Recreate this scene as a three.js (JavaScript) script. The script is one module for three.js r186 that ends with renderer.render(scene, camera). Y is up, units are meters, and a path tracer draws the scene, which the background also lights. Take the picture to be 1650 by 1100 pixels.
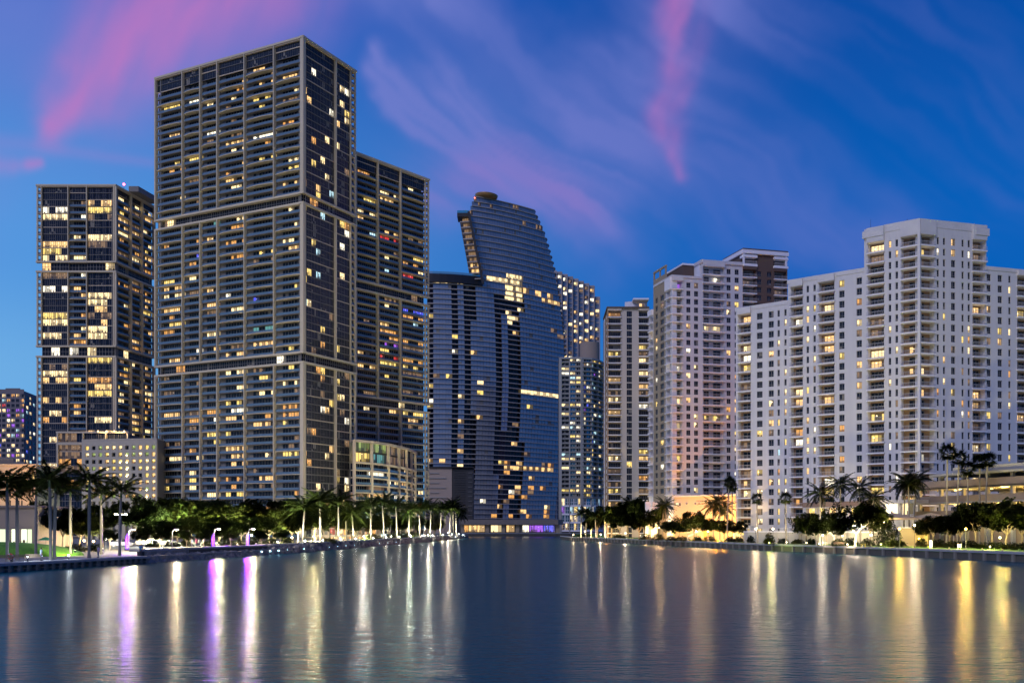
import * as THREE from 'three';
import { MarchingCubes } from 'three/addons/objects/MarchingCubes.js';
import { mergeGeometries } from 'three/addons/utils/BufferGeometryUtils.js';
import { RoundedBoxGeometry } from 'three/addons/geometries/RoundedBoxGeometry.js';

// ---------------------------------------------------------------- camera, sky, sun, exposure
const EYE = 5.6, FOCAL = 1650, CX = 825, HORIZON = 850;      // lens measured in the photograph's pixels (1650 x 1100)
const scene = new THREE.Scene();
const camera = new THREE.PerspectiveCamera(2 * Math.atan(550 / FOCAL) * 180 / Math.PI, 1.5, 0.5, 6000);
camera.position.set(0, EYE, 0);
camera.lookAt(0, EYE, -100);
camera.setViewOffset(1650, 1100, 0, -300, 1650, 1100);        // level camera with a shifted lens: verticals stay upright
const renderer = new THREE.WebGLRenderer({ antialias: true });
renderer.toneMapping = THREE.LinearToneMapping;
renderer.toneMappingExposure = 1.0;
renderer.shadowMap.enabled = true;

let seedState = 12345;
const seed = s => { seedState = s >>> 0; };
const rnd = () => { seedState = (seedState + 0x6D2B79F5) >>> 0; let t = seedState; t = Math.imul(t ^ (t >>> 15), t | 1); t ^= t + Math.imul(t ^ (t >>> 7), t | 61); return ((t ^ (t >>> 14)) >>> 0) / 4294967296; };
const rr = (a, b) => a + (b - a) * rnd();
const pick = a => a[Math.floor(rnd() * a.length) % a.length];
const lerp = (a, b, t) => a + (b - a) * t;
const clamp = (x, a = 0, b = 1) => Math.min(b, Math.max(a, x));
const sstep = (a, b, x) => { const t = clamp((x - a) / (b - a)); return t * t * (3 - 2 * t); };
const hash2 = (x, y) => { let h = Math.imul(x, 374761393) + Math.imul(y, 668265263); h = Math.imul(h ^ (h >>> 13), 1274126177); return ((h ^ (h >>> 16)) >>> 0) / 4294967296; };
const vnoise = (x, y) => { const i = Math.floor(x), j = Math.floor(y), u = x - i, v = y - j, a = u * u * (3 - 2 * u), b = v * v * (3 - 2 * v); return lerp(lerp(hash2(i, j), hash2(i + 1, j), a), lerp(hash2(i, j + 1), hash2(i + 1, j + 1), a), b); };
const fbm = (x, y, o = 5) => { let s = 0, a = 0.5, n = 0; for (let k = 0; k < o; k++) { s += a * vnoise(x, y); n += a; a *= 0.5; x = x * 2.03 + 17.1; y = y * 2.03 + 9.7; } return s / n; };
const lin = c => { c /= 255; return c <= 0.04045 ? c / 12.92 : ((c + 0.055) / 1.055) ** 2.4; };
const L3 = (r, g, b) => [lin(r), lin(g), lin(b)];
const mix3 = (a, b, t) => [lerp(a[0], b[0], t), lerp(a[1], b[1], t), lerp(a[2], b[2], t)];

// dusk sky: clear blue, lighter toward the afterglow on the west (left), with lavender veils and pink wisps
const segd = (x, y, pts) => { let m = 1e9; for (let i = 0; i + 1 < pts.length; i++) { const [ax, ay, aw] = pts[i], [bx, by, bw] = pts[i + 1]; const dx = bx - ax, dy = by - ay, t = clamp(((x - ax) * dx + (y - ay) * dy) / (dx * dx + dy * dy)); m = Math.min(m, Math.hypot(x - ax - dx * t, y - ay - dy * t) / lerp(aw, bw, t)); } return m; };
const soft = d => Math.exp(-d * d * 1.2);
function skyColor(dx, dy, dz) {
  const az = Math.atan2(dx, -dz), el = Math.asin(clamp(dy, -1, 1)), e = Math.max(0, el) * 57.2958;
  const west = 0.5 + 0.5 * Math.cos(az + 1.1);                // 1 toward the afterglow
  const w2 = sstep(0.60, 0.97, west);
  const low = mix3(L3(28, 118, 196), L3(138, 200, 238), w2), mid = mix3(L3(4, 96, 186), L3(88, 156, 226), w2), hi = mix3(L3(4, 76, 164), L3(50, 104, 202), w2), top = L3(8, 46, 128);
  let c = e < 7 ? mix3(low, mid, sstep(0, 7, e) * 0.55) : e < 14 ? mix3(mix3(low, mid, 0.55), mid, sstep(7, 14, e)) : e < 28 ? mix3(mid, hi, sstep(14, 28, e)) : mix3(hi, top, sstep(28, 90, e));
  // veils placed by direction (tangent coordinates round the view), general thin cloud elsewhere
  const front = sstep(0.35, 0.62, -dz);
  const px = CX + FOCAL * dx / Math.max(0.3, -dz), py = HORIZON - FOCAL * dy / Math.max(0.3, -dz);
  const gen = sstep(0.46, 0.78, fbm(az * 2.2 + 3, el * 5 + 8, 5)) * 0.75 * sstep(2, 12, e);
  let lav = gen * (1 - front), pink = sstep(0.6, 0.85, fbm(az * 1.7 + 40, el * 3.4, 5)) * 0.45 * (1 - front);
  if (front > 0) {
    const wx = (fbm(px / 210, py / 210, 5) - 0.5) * 190, wy = (fbm(px / 210 + 50, py / 210 + 20, 5) - 0.5) * 190, x = px + wx, y = py + wy;
    // fibres of cirrus: noise drawn out along two directions, itself bent
    const fib = (ax, ay, long, short) => { const qx = px + wx * 0.6, qy = py + wy * 0.6; return fbm((qx * ax + qy * ay) / long, (qx * -ay + qy * ax) / short, 6); };
    const fA = clamp(0.22 + 2.5 * (fib(0.80, 0.60, 240, 30) - 0.38)), fB = clamp(0.28 + 2.2 * (fib(-0.4, 0.92, 210, 36) - 0.38)), wide = clamp(0.35 + 1.6 * (fbm(px / 300 + 7, py / 200 + 3, 5) - 0.34));
    let l = 0, p = 0;
    l += 0.62 * soft(segd(x, y, [[-150, 40, 180], [250, 80, 150], [480, 10, 110], [640, -60, 80]])) * (0.55 + 0.6 * wide);
    l += 0.26 * soft(segd(x, y, [[-100, 300, 110], [180, 270, 60]])) * wide;
    l += 0.80 * soft(segd(x, y, [[600, -60, 60], [820, 70, 70], [1010, 120, 120], [1130, -30, 150]])) * (0.55 + 0.5 * fA);
    l += 1.0 * soft(segd(x, y, [[630, 95, 22], [735, 150, 46], [800, 205, 48], [850, 270, 40]])) * (0.25 + 1.0 * fA);
    l += 0.45 * soft(segd(x, y, [[700, 120, 60], [830, 180, 70], [930, 260, 70]])) * fA * fA * 1.5;
    l += 0.66 * soft(segd(x, y, [[690, 320, 80], [810, 255, 95], [930, 320, 80]])) * (0.55 + 0.7 * fA);
    l += 0.50 * soft(segd(x, y, [[1030, 200, 110], [1180, 290, 95], [1420, 400, 80]])) * (0.45 + 0.6 * fA);
    l += 0.24 * soft(segd(x, y, [[1150, 0, 110], [1500, 100, 130], [1700, 260, 140]])) * (0.1 + wide * fA * 1.4);
    const n2 = (fbm(px / 120, py / 120, 5) - 0.5) * 70, xs = px + n2;
    p += 0.78 * soft(segd(xs + wx * 0.4, py + wy * 0.4, [[330, -60, 130], [240, 30, 96], [165, 120, 66], [105, 200, 34]])) * (0.62 + 0.55 * fB);
    p += 0.12 * soft(segd(xs, py, [[420, -40, 140], [300, 60, 110]])) * (0.4 + fB);
    p += 0.50 * soft(segd(xs, py, [[-60, 262, 24], [20, 268, 15], [70, 262, 8]])) * (0.5 + 0.7 * fB);
    p += 0.14 * soft(segd(xs, py, [[-40, 225, 22], [90, 238, 12], [250, 262, 8]]));
    p += 0.62 * soft(segd(xs, py, [[1112, -60, 42], [1085, 90, 33], [1064, 175, 24], [1078, 235, 20], [1094, 284, 10]])) * (0.25 + 0.85 * fB);
    p += 0.18 * soft(segd(xs + wx * 0.3, py + wy * 0.3, [[720, 300, 40], [840, 262, 60], [935, 318, 44]])) * (0.4 + 0.8 * fA);
    lav += clamp(l) * front; pink += clamp(p) * front;
  }
  c = mix3(c, mix3(L3(108, 120, 200), L3(142, 150, 220), w2 * 0.4), clamp(lav) * 0.80);
  c = mix3(c, L3(200, 120, 192), clamp(pink) * 0.84);
  return c;
}
const SW = 2048, SH = 1024, skyData = new Float32Array(SW * SH * 4);
for (let j = 0; j < SH; j++) {
  const el = ((j + 0.5) / SH - 0.5) * Math.PI, cy = Math.cos(el), sy = Math.sin(el);
  for (let i = 0; i < SW; i++) {
    const a = ((i + 0.5) / SW - 0.5) * 2 * Math.PI, o = (j * SW + i) * 4;
    const c = sy < -0.02 ? [0.02, 0.035, 0.06] : skyColor(cy * Math.cos(a), sy, cy * Math.sin(a));
    skyData[o] = c[0]; skyData[o + 1] = c[1]; skyData[o + 2] = c[2]; skyData[o + 3] = 1;
  }
}
const skyTex = new THREE.DataTexture(skyData, SW, SH, THREE.RGBAFormat, THREE.FloatType);
skyTex.mapping = THREE.EquirectangularReflectionMapping; skyTex.magFilter = THREE.LinearFilter; skyTex.minFilter = THREE.LinearFilter; skyTex.colorSpace = THREE.LinearSRGBColorSpace; skyTex.needsUpdate = true;
scene.background = skyTex; scene.environment = skyTex;

// last light of the afterglow, broad and weak, from behind the camera to the left
const sun = new THREE.DirectionalLight(new THREE.Color(0.86, 0.83, 1.0), 1.3);
sun.position.set(-420, 640, 420); sun.target.position.set(0, 40, -300); sun.shadow.radius = 45; sun.castShadow = true;
sun.shadow.mapSize.set(2048, 2048); Object.assign(sun.shadow.camera, { left: -500, right: 500, top: 400, bottom: -300, near: 10, far: 2500 });
scene.add(sun, sun.target);

// ---------------------------------------------------------------- helpers
const PX = (px, D) => [(px - CX) / FOCAL * D, -D];             // plan position at depth D of what the photo shows at column px
const YY = (py, D) => EYE + (HORIZON - py) / FOCAL * D;        // height at depth D
const names = new Map();
const numbered = n => { const k = names.get(n) || 0; names.set(n, k + 1); return k ? `${n}_${String(k).padStart(3, '0')}` : n; };
const ORD = 'first second third fourth fifth sixth seventh eighth ninth tenth eleventh twelfth thirteenth fourteenth fifteenth sixteenth seventeenth eighteenth nineteenth twentieth twenty-first twenty-second twenty-third twenty-fourth'.split(' ');

function noiseTex(size, f, repeat, srgb = true) {
  const d = new Uint8Array(size * size * 4);
  for (let j = 0; j < size; j++) for (let i = 0; i < size; i++) { const c = f(i / size, j / size), o = (j * size + i) * 4; d[o] = clamp(c[0], 0, 255); d[o + 1] = clamp(c[1], 0, 255); d[o + 2] = clamp(c[2], 0, 255); d[o + 3] = 255; }
  const t = new THREE.DataTexture(d, size, size); t.wrapS = t.wrapT = THREE.RepeatWrapping; t.magFilter = THREE.LinearFilter; t.minFilter = THREE.LinearMipmapLinearFilter; t.generateMipmaps = true;
  if (srgb) t.colorSpace = THREE.SRGBColorSpace; t.repeat.set(repeat, repeat); t.needsUpdate = true; return t;
}
// tileable fbm
const tfbm = (u, v, f, o = 4) => { let s = 0, a = 0.5, n = 0; for (let k = 0; k < o; k++) { const F = f << k, x = u * F, y = v * F, i = Math.floor(x), j = Math.floor(y), p = x - i, q = y - j, A = p * p * (3 - 2 * p), B = q * q * (3 - 2 * q), h = (a, b) => hash2(((a % F) + F) % F + 131 * k, ((b % F) + F) % F + 57 * k); s += a * lerp(lerp(h(i, j), h(i + 1, j), A), lerp(h(i, j + 1), h(i + 1, j + 1), A), B); n += a; a *= 0.55; } return s / n; };
const stainTex = noiseTex(256, (u, v) => { const n = tfbm(u, v, 4, 5), s = tfbm(u, v, 32, 2), k = 222 + (n - 0.5) * 26 + (s - 0.5) * 16; return [k, k, k - 2]; }, 0.08);
const grassTex = noiseTex(256, (u, v) => { const n = tfbm(u, v, 6, 5), s = tfbm(u, v, 64, 2); return [52 + n * 44 + s * 22, 92 + n * 54 + s * 36, 22 + n * 22]; }, 0.15);
const pavingTex = noiseTex(256, (u, v) => { const n = tfbm(u, v, 5, 5), s = tfbm(u, v, 64, 2), k = 128 + (n - 0.5) * 60 + (s - 0.5) * 40; return [k, k - 3, k - 8]; }, 0.12);

const std = (rgb, rough = 0.8, metal = 0, extra = {}) => { const m = new THREE.MeshStandardMaterial({ roughness: rough, metalness: metal, ...extra }); m.color.setRGB(...rgb); return m; };
const glow = (rgb, k, name) => { const m = new THREE.MeshStandardMaterial({ roughness: 0.2 }); m.color.setRGB(0.05, 0.05, 0.05); m.emissive.setRGB(...rgb); m.emissiveIntensity = k; m.name = name || 'lit_window'; return m; };
const M = {
  core: std([0.16, 0.155, 0.15], 0.9),
  beige: std([0.78, 0.675, 0.50], 0.75, 0, { map: stainTex }),
  beigeSoft: std([0.52, 0.43, 0.32], 0.8),
  greyWall: std([0.20, 0.195, 0.19], 0.85),
  mullion: std([0.17, 0.16, 0.15], 0.6, 0.1),
  mullionDark: std([0.10, 0.10, 0.105], 0.5, 0.3),
  rail: (() => { const m = new THREE.MeshPhysicalMaterial({ roughness: 0.12, transmission: 0.5, thickness: 0, ior: 1.5 }); m.color.setRGB(0.22, 0.34, 0.45); return m; })(),
  glassDark: (() => { const m = new THREE.MeshPhysicalMaterial({ roughness: 0.06, metalness: 0.1, specularIntensity: 0.55 }); m.color.setRGB(0.020, 0.026, 0.040); return m; })(),
  glassBlack: (() => { const m = new THREE.MeshPhysicalMaterial({ roughness: 0.08, specularIntensity: 0.5 }); m.color.setRGB(0.014, 0.016, 0.022); return m; })(),
  glassBlue: std([0.29, 0.32, 0.37], 0.17, 0.32),
  glassBlue2: std([0.25, 0.28, 0.33], 0.18, 0.32),
  glassTeal: std([0.10, 0.27, 0.32], 0.06, 0.7),
  white: std([0.84, 0.82, 0.85], 0.8, 0, { map: stainTex }),
  whiteB: std([0.79, 0.77, 0.80], 0.8),
  tan: std([0.32, 0.21, 0.13], 0.85),
  brown: std([0.115, 0.075, 0.058], 0.85),
  taupe: std([0.33, 0.27, 0.19], 0.85),
  frameWhite: std([0.62, 0.61, 0.62], 0.5), railGrey: std([0.42, 0.41, 0.42], 0.6), slabGrey: std([0.19, 0.175, 0.16], 0.85), blind: std([0.20, 0.19, 0.17], 0.9), winFrame: std([0.20, 0.19, 0.19], 0.6),
  black: std([0.012, 0.012, 0.014], 0.5),
  concrete: std([0.48, 0.47, 0.45], 0.85, 0, { map: stainTex }),
  metal: std([0.22, 0.22, 0.23], 0.45, 0.7),
  darkMetal: std([0.05, 0.05, 0.055], 0.5, 0.5),
  grass: std([1, 1, 1], 0.95, 0, { map: grassTex }),
  paving: std([1, 1, 1], 0.9, 0, { map: pavingTex }),
};
// moods of lit rooms: bright, middle and dim panes
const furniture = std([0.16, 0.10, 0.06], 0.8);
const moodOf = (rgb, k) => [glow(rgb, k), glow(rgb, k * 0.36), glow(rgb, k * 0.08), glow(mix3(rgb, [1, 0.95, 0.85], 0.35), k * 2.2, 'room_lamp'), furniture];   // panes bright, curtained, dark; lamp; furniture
const MOOD = {
  warm: moodOf([1, 0.60, 0.22], 1.35), amber: moodOf([1, 0.47, 0.11], 0.95), cream: moodOf([1, 0.74, 0.36], 1.7), white: moodOf([1, 0.90, 0.68], 1.7), yellow: moodOf([1, 0.70, 0.18], 1.3),
  cool: moodOf([0.55, 0.85, 0.95], 1.2), blue: moodOf([0.10, 0.12, 1], 1.0), red: moodOf([1, 0.06, 0.05], 0.8), violet: moodOf([0.45, 0.12, 1], 0.9), dim: moodOf([0.75, 0.45, 0.22], 0.35), teal: moodOf([0.22, 0.62, 0.58], 0.55), green: moodOf([0.55, 0.72, 0.2], 0.6),
};
const moodBag = (s) => s.split(' ').flatMap(w => { const [n, k] = w.split(':'); return Array(+k || 1).fill(n); });
const BAG = moodBag('warm:8 amber:6 cream:7 white:3 yellow:5 cool:1 dim:6 blue:1 teal:1');

const boxG = new THREE.BoxGeometry(1, 1, 1);
const mtx = (x, y, z, ry = 0, sx = 1, sy = 1, sz = 1) => new THREE.Matrix4().compose(new THREE.Vector3(x, y, z), new THREE.Quaternion().setFromAxisAngle(new THREE.Vector3(0, 1, 0), ry), new THREE.Vector3(sx, sy, sz));
function tagged(o, label, category, group, kind) { o.userData.label = label; if (category) o.userData.category = category; if (group) o.userData.group = group; if (kind) o.userData.kind = kind; return o; }
function structure(name, geo, mat) { const m = new THREE.Mesh(geo, mat); m.name = numbered(name); m.userData.kind = 'structure'; scene.add(m); return m; }
// joins pieces (geometry, material or materials, matrix) into one mesh with one slot per material
function joined(items) {
  const by = new Map(), v = new THREE.Vector3(), nm = new THREE.Matrix3();
  for (const { geo, mat, m } of items) {
    const P = geo.attributes.position, N = geo.attributes.normal, U = geo.attributes.uv, idx = geo.index, mats = Array.isArray(mat) ? mat : [mat];
    nm.getNormalMatrix(m);
    const count = idx ? idx.count : P.count, groups = Array.isArray(mat) ? geo.groups : [{ start: 0, count, materialIndex: 0 }];
    for (const g of groups) {
      const k = mats[g.materialIndex]; if (!by.has(k)) by.set(k, { p: [], n: [], u: [] });
      const b = by.get(k);
      for (let i = g.start; i < g.start + Math.min(g.count, count - g.start); i++) {
        const a = idx ? idx.getX(i) : i;
        v.fromBufferAttribute(P, a).applyMatrix4(m); b.p.push(v.x, v.y, v.z);
        v.fromBufferAttribute(N, a).applyMatrix3(nm).normalize(); b.n.push(v.x, v.y, v.z);
        b.u.push(U ? U.getX(a) : 0, U ? U.getY(a) : 0);
      }
    }
  }
  const g = new THREE.BufferGeometry(), mats = []; let p = [], n = [], u = [], at = 0;
  for (const [mat, b] of by) { g.addGroup(at, b.p.length / 3, mats.length); mats.push(mat); at += b.p.length / 3; p = p.concat(b.p); n = n.concat(b.n); u = u.concat(b.u); }
  g.setAttribute('position', new THREE.Float32BufferAttribute(p, 3)); g.setAttribute('normal', new THREE.Float32BufferAttribute(n, 3)); g.setAttribute('uv', new THREE.Float32BufferAttribute(u, 2));
  if (mats.length === 1) { g.clearGroups(); return new THREE.Mesh(g, mats[0]); }
  return new THREE.Mesh(g, mats);
}
// one thing whose alike parts are pooled: the 300 that show largest become meshes of their own, the rest one part
class Thing {
  constructor(name, label, category, [x, z] = [0, 0], group, y = 0) {
    this.g = new THREE.Group(); this.g.name = numbered(name); this.g.position.set(x, y, z); scene.add(this.g);
    tagged(this.g, label, category, group); this.o = [x, y, z]; this.pools = new Map();
  }
  put(name, geo, mat, m, area = 1) { if (!this.pools.has(name)) this.pools.set(name, []); this.pools.get(name).push({ geo, mat, m, area }); }
  solid(name, geo, mat, label) { const q = new THREE.Mesh(geo, mat); q.name = name; if (label) q.userData.label = label; q.position.set(-this.o[0], -this.o[1], -this.o[2]); this.g.add(q); return q; }   // geometry given in world coordinates
  at(x, y, z, ry, sx, sy, sz) { return mtx(x - this.o[0], y - this.o[1], z - this.o[2], ry, sx, sy, sz); }
  face(P0, P1) {
    const dx = P1[0] - P0[0], dz = P1[1] - P0[1], w = Math.hypot(dx, dz), th = Math.atan2(-dz, dx);
    return { t: this, P0, P1, w, dx: dx / w, dz: dz / w, th, m: this.at(P0[0], 0, P0[1], th), u: px => { const k = (px - CX) / FOCAL; return (-k * P0[1] - P0[0]) / (dx / w + k * dz / w); } };
  }
  // box whose centre is (u along the face, v up, n out of it)
  box(name, mat, f, u, v, n, w, h, d) { this.put(name, boxG, mat, f.m.clone().multiply(mtx(u, v, n, 0, w, h, d)), Math.max(w * h, w * d * 0.3)); }
  geo(name, g, mat, f, u, v, n, area = 1) { this.put(name, g, mat, f.m.clone().multiply(mtx(u, v, n)), area); }
  flush(limit = 300) {
    const pos = new THREE.Vector3();
    for (const [name, list] of this.pools) {
      for (const it of list) { pos.setFromMatrixPosition(it.m); it.score = it.area / ((pos.x + this.o[0]) ** 2 + (pos.z + this.o[2]) ** 2 + (pos.y + this.o[1] - EYE) ** 2); }
      let own = list, rest = [];
      if (list.length > limit) { const s = [...list].sort((a, b) => b.score - a.score); own = s.slice(0, limit); rest = s.slice(limit); }
      for (const it of own) { const q = new THREE.Mesh(it.geo, it.mat); q.name = name; it.m.decompose(q.position, q.quaternion, q.scale); this.g.add(q); }
      if (rest.length) { const q = joined(rest); q.name = name; q.userData.kind = 'stuff'; this.g.add(q); }
    }
    this.pools.clear(); return this;
  }
}
// a prism over a plan outline
function prism(pts, y0, y1, bevel = 0) {
  const s = new THREE.Shape(pts.map(([x, z]) => new THREE.Vector2(x, -z)));
  const g = new THREE.ExtrudeGeometry(s, { depth: y1 - y0, bevelEnabled: bevel > 0, bevelSize: bevel, bevelThickness: bevel, bevelSegments: 1 });
  g.rotateX(-Math.PI / 2); g.translate(0, y0, 0); return g;
}
const inset = (P0, P1, d) => { const dx = P1[0] - P0[0], dz = P1[1] - P0[1], w = Math.hypot(dx, dz); return [dz / w * d, -dx / w * d]; };
// tapered tube through points
function tube(pts, radii, seg = 7) {
  const p = [], idx = [], up = new THREE.Vector3(), a = new THREE.Vector3(), b = new THREE.Vector3(), t = new THREE.Vector3(), V = pts.map(q => new THREE.Vector3(...q));
  for (let i = 0; i < V.length; i++) {
    t.subVectors(V[Math.min(i + 1, V.length - 1)], V[Math.max(i - 1, 0)]).normalize();
    up.set(0, 0, 1); if (Math.abs(t.z) > 0.9) up.set(1, 0, 0);
    a.crossVectors(t, up).normalize(); b.crossVectors(t, a);
    for (let k = 0; k < seg; k++) { const th = k / seg * 2 * Math.PI, c = Math.cos(th) * radii[i], s = Math.sin(th) * radii[i]; p.push(V[i].x + a.x * c + b.x * s, V[i].y + a.y * c + b.y * s, V[i].z + a.z * c + b.z * s); }
  }
  for (let i = 0; i + 1 < V.length; i++) for (let k = 0; k < seg; k++) { const q = i * seg + k, r = i * seg + (k + 1) % seg; idx.push(q, q + seg, r, r, q + seg, r + seg); }
  const e = p.length / 3, z = V.length - 1; p.push(V[z].x, V[z].y, V[z].z); for (let k = 0; k < seg; k++) idx.push(z * seg + k, e, z * seg + (k + 1) % seg);
  const g = new THREE.BufferGeometry(); g.setAttribute('position', new THREE.Float32BufferAttribute(p, 3)); g.setIndex(idx); g.computeVertexNormals();
  g.setAttribute('uv', new THREE.Float32BufferAttribute(new Float32Array(p.length / 3 * 2), 2)); return g;
}
const bx = (w, h, d, x = 0, y = 0, z = 0, ry = 0) => { const g = new THREE.BoxGeometry(w, h, d); if (ry) g.rotateY(ry); g.translate(x, y, z); return g; };
const merge = list => mergeGeometries(list.map(g => { const q = g.index ? g.toNonIndexed() : g; for (const k of Object.keys(q.attributes)) if (!['position', 'normal', 'uv'].includes(k)) q.deleteAttribute(k); return q; }));

// ---------------------------------------------------------------- windows: frame bars and panes; slot 0 frame, 1 to 3 panes
const winCache = new Map();
function winGeo(w, h, n, variant, bar = 0.09, transom = 0) {
  w = Math.round(w * 5) / 5; h = Math.round(h * 5) / 5;
  const key = [w, h, n, variant, bar, transom].join();
  if (winCache.has(key)) return winCache.get(key);
  const keep = seedState; seed(variant * 7919 + n * 31 + 5);
  const parts = [[], [], [], [], [], []];
  const quad = (slot, x0, x1, y0, y1, z) => { const g = new THREE.PlaneGeometry(x1 - x0, y1 - y0); g.translate((x0 + x1) / 2, (y0 + y1) / 2, z); parts[slot].push(g); };
  const bars = (x, y, bw, bh) => parts[0].push(bx(bw, bh, 0.14, x, y, 0.03));
  const pw = w / n;
  for (let i = 0; i < n; i++) {
    const x0 = -w / 2 + i * pw, x1 = x0 + pw; let s = variant === 0 ? 1 : pick([1, 1, 1, 2, 2, 2, 3]);
    if (variant > 0 && i === 0) s = 1;
    const cut = variant > 0 && rnd() < 0.45 ? rr(0.2, 0.45) : 0;
    if (cut) { quad(Math.min(3, s + 1), x0, x1, -h / 2, -h / 2 + h * cut, 0); quad(s, x0, x1, -h / 2 + h * cut, h / 2, 0); } else quad(s, x0, x1, -h / 2, h / 2, 0);
  }
  if (variant > 0 && w > 1.4) {                               // ceiling lamp and furniture seen in the room
    if (rnd() < 0.75) { const x = rr(-0.38, 0.38) * w, y = h * rr(0.12, 0.36); quad(4, x - 0.2, x + 0.2, y - 0.14, y + 0.14, 0.012); }
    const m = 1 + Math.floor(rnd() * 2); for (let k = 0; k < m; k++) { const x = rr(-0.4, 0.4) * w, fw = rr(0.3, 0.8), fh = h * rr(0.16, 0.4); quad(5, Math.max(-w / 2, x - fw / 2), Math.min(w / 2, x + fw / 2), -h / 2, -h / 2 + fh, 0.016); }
  }
  for (let i = 0; i <= n; i++) bars(-w / 2 + i * pw, 0, bar * (i === 0 || i === n ? 1.3 : 1), h);
  bars(0, h / 2 - bar / 2, w, bar); bars(0, -h / 2 + bar / 2, w, bar);
  if (transom) bars(0, -h / 2 + h * transom, w, bar);
  const gs = parts.map(l => l.length ? merge(l) : null), used = gs.map((g, i) => g ? i : -1).filter(i => i >= 0);
  const g = mergeGeometries(used.map(i => gs[i]), true); g.groups.forEach((q, i) => { q.materialIndex = used[i]; });
  seed(keep); winCache.set(key, g); return g;
}
const darkSets = new Map();
function window_(t, f, u, v, n, w, h, panes, o) {            // o: frame, glass, mood (or null), bar, transom
  const mood = o.mood, blind = !mood && rnd() < 0.14, variant = mood || blind ? 1 + Math.floor(rnd() * 6) : 0;
  const key = (mood ? mood[0].uuid : blind ? 'b' : '') + o.frame.uuid + o.glass.uuid;
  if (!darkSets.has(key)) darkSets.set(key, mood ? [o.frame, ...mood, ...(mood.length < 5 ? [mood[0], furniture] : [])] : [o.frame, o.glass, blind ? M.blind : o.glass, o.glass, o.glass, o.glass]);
  t.geo('window', winGeo(w, h, panes, variant, o.bar || 0.09, o.transom || 0), darkSets.get(key), f, u, v, n, w * h * (mood ? 1.6 : 1));
}
const railCache = new Map();
function picketRail(w, h = 1.05) {                            // white balustrade: rails and pickets
  w = Math.round(w * 5) / 5; const key = w + ',' + h;
  if (!railCache.has(key)) { const l = [bx(w, 0.09, 0.09, 0, h - 0.05, 0), bx(w, 0.07, 0.07, 0, 0.12, 0)]; const n = Math.max(3, Math.round(w / 0.42)); for (let i = 0; i <= n; i++) l.push(bx(0.05, h - 0.1, 0.05, -w / 2 + i * w / n, h / 2, 0)); railCache.set(key, merge(l)); }
  return railCache.get(key);
}
const slabCache = new Map();
function bowSlab(w, depth, thick, bow) {                      // balcony slab with a bowed front edge; front at z = 0 at the ends
  w = Math.round(w * 10) / 10; const key = [w, depth, thick, bow].join();
  if (!slabCache.has(key)) {
    const pts = [[-w / 2, -depth], [w / 2, -depth]]; for (let i = 0; i <= 8; i++) { const t = i / 8; pts.push([w / 2 - w * t, bow * 4 * t * (1 - t)]); }
    slabCache.set(key, prism(pts.map(([x, z]) => [x, z]).reverse(), -thick / 2, thick / 2));
  }
  return slabCache.get(key);
}
// ---------------------------------------------------------------- the setting: water and banks
const waterBump = noiseTex(512, (u, v) => { const k = 255 * (0.55 * tfbm(u, v, 10, 4) + 0.45 * tfbm(u, v, 40, 3)); return [k, k, k]; }, 1, false);
waterBump.repeat.set(1 / 26, 1 / 9);
const waterMat = new THREE.MeshPhysicalMaterial({ roughness: 0.25, bumpMap: waterBump, bumpScale: 0.07, specularIntensity: 0.048 }); waterMat.color.setRGB(0.002, 0.072, 0.098); waterMat.name = 'water';
{
  const g = new THREE.PlaneGeometry(5000, 5000); g.rotateX(-Math.PI / 2); g.translate(0, 0, -1500);
  const p = g.attributes.position, u = g.attributes.uv; for (let i = 0; i < p.count; i++) u.setXY(i, p.getX(i), p.getZ(i));
  structure('water', g, waterMat);
}
const worldUV = g => { const p = g.attributes.position, u = g.attributes.uv; for (let i = 0; i < p.count; i++) u.setXY(i, p.getX(i) + p.getY(i) * 0.3, p.getZ(i) + p.getY(i)); return g; };
// shorelines measured at the waterline: column -> depth
const shoreL = [[-400, 98], [0, 128], [120, 143], [235, 162], [320, 181], [400, 201], [480, 231], [600, 308], [700, 420], [750, 560]];
const shoreR = [[920, 446], [1000, 378], [1080, 322], [1160, 282], [1240, 250], [1340, 224], [1440, 203], [1650, 166], [2100, 120]];
const along = (tab, px) => { for (let i = 0; i + 1 < tab.length; i++) if (px <= tab[i + 1][0] || i + 2 === tab.length) { const t = (px - tab[i][0]) / (tab[i + 1][0] - tab[i][0]); return 1 / lerp(1 / tab[i][1], 1 / tab[i + 1][1], t); } };
const DL = px => along(shoreL, px), DR = px => along(shoreR, px);
const GL = 1.15, GR = 1.62, GF = 2.0;                          // ground levels of the left, right and far banks
const far = PX(745, 655);
{
  const left = shoreL.map(([p, d]) => PX(p, d)); left.push([far[0] - 4, -660], [-2500, -660], [-2500, -90]);
  structure('ground', worldUV(prism(left, -4, GL - 0.12)), M.paving);
  const right = shoreR.map(([p, d]) => PX(p, d)); right.push([2500, -100], [2500, -660], PX(930, 660));
  structure('ground', worldUV(prism(right, -4, GR - 0.12)), M.grass);
  structure('ground', worldUV(prism([[-3000, -661], [3000, -661], [3000, -5000], [-3000, -5000]], -4, GF - 0.3)), M.paving);
}

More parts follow.
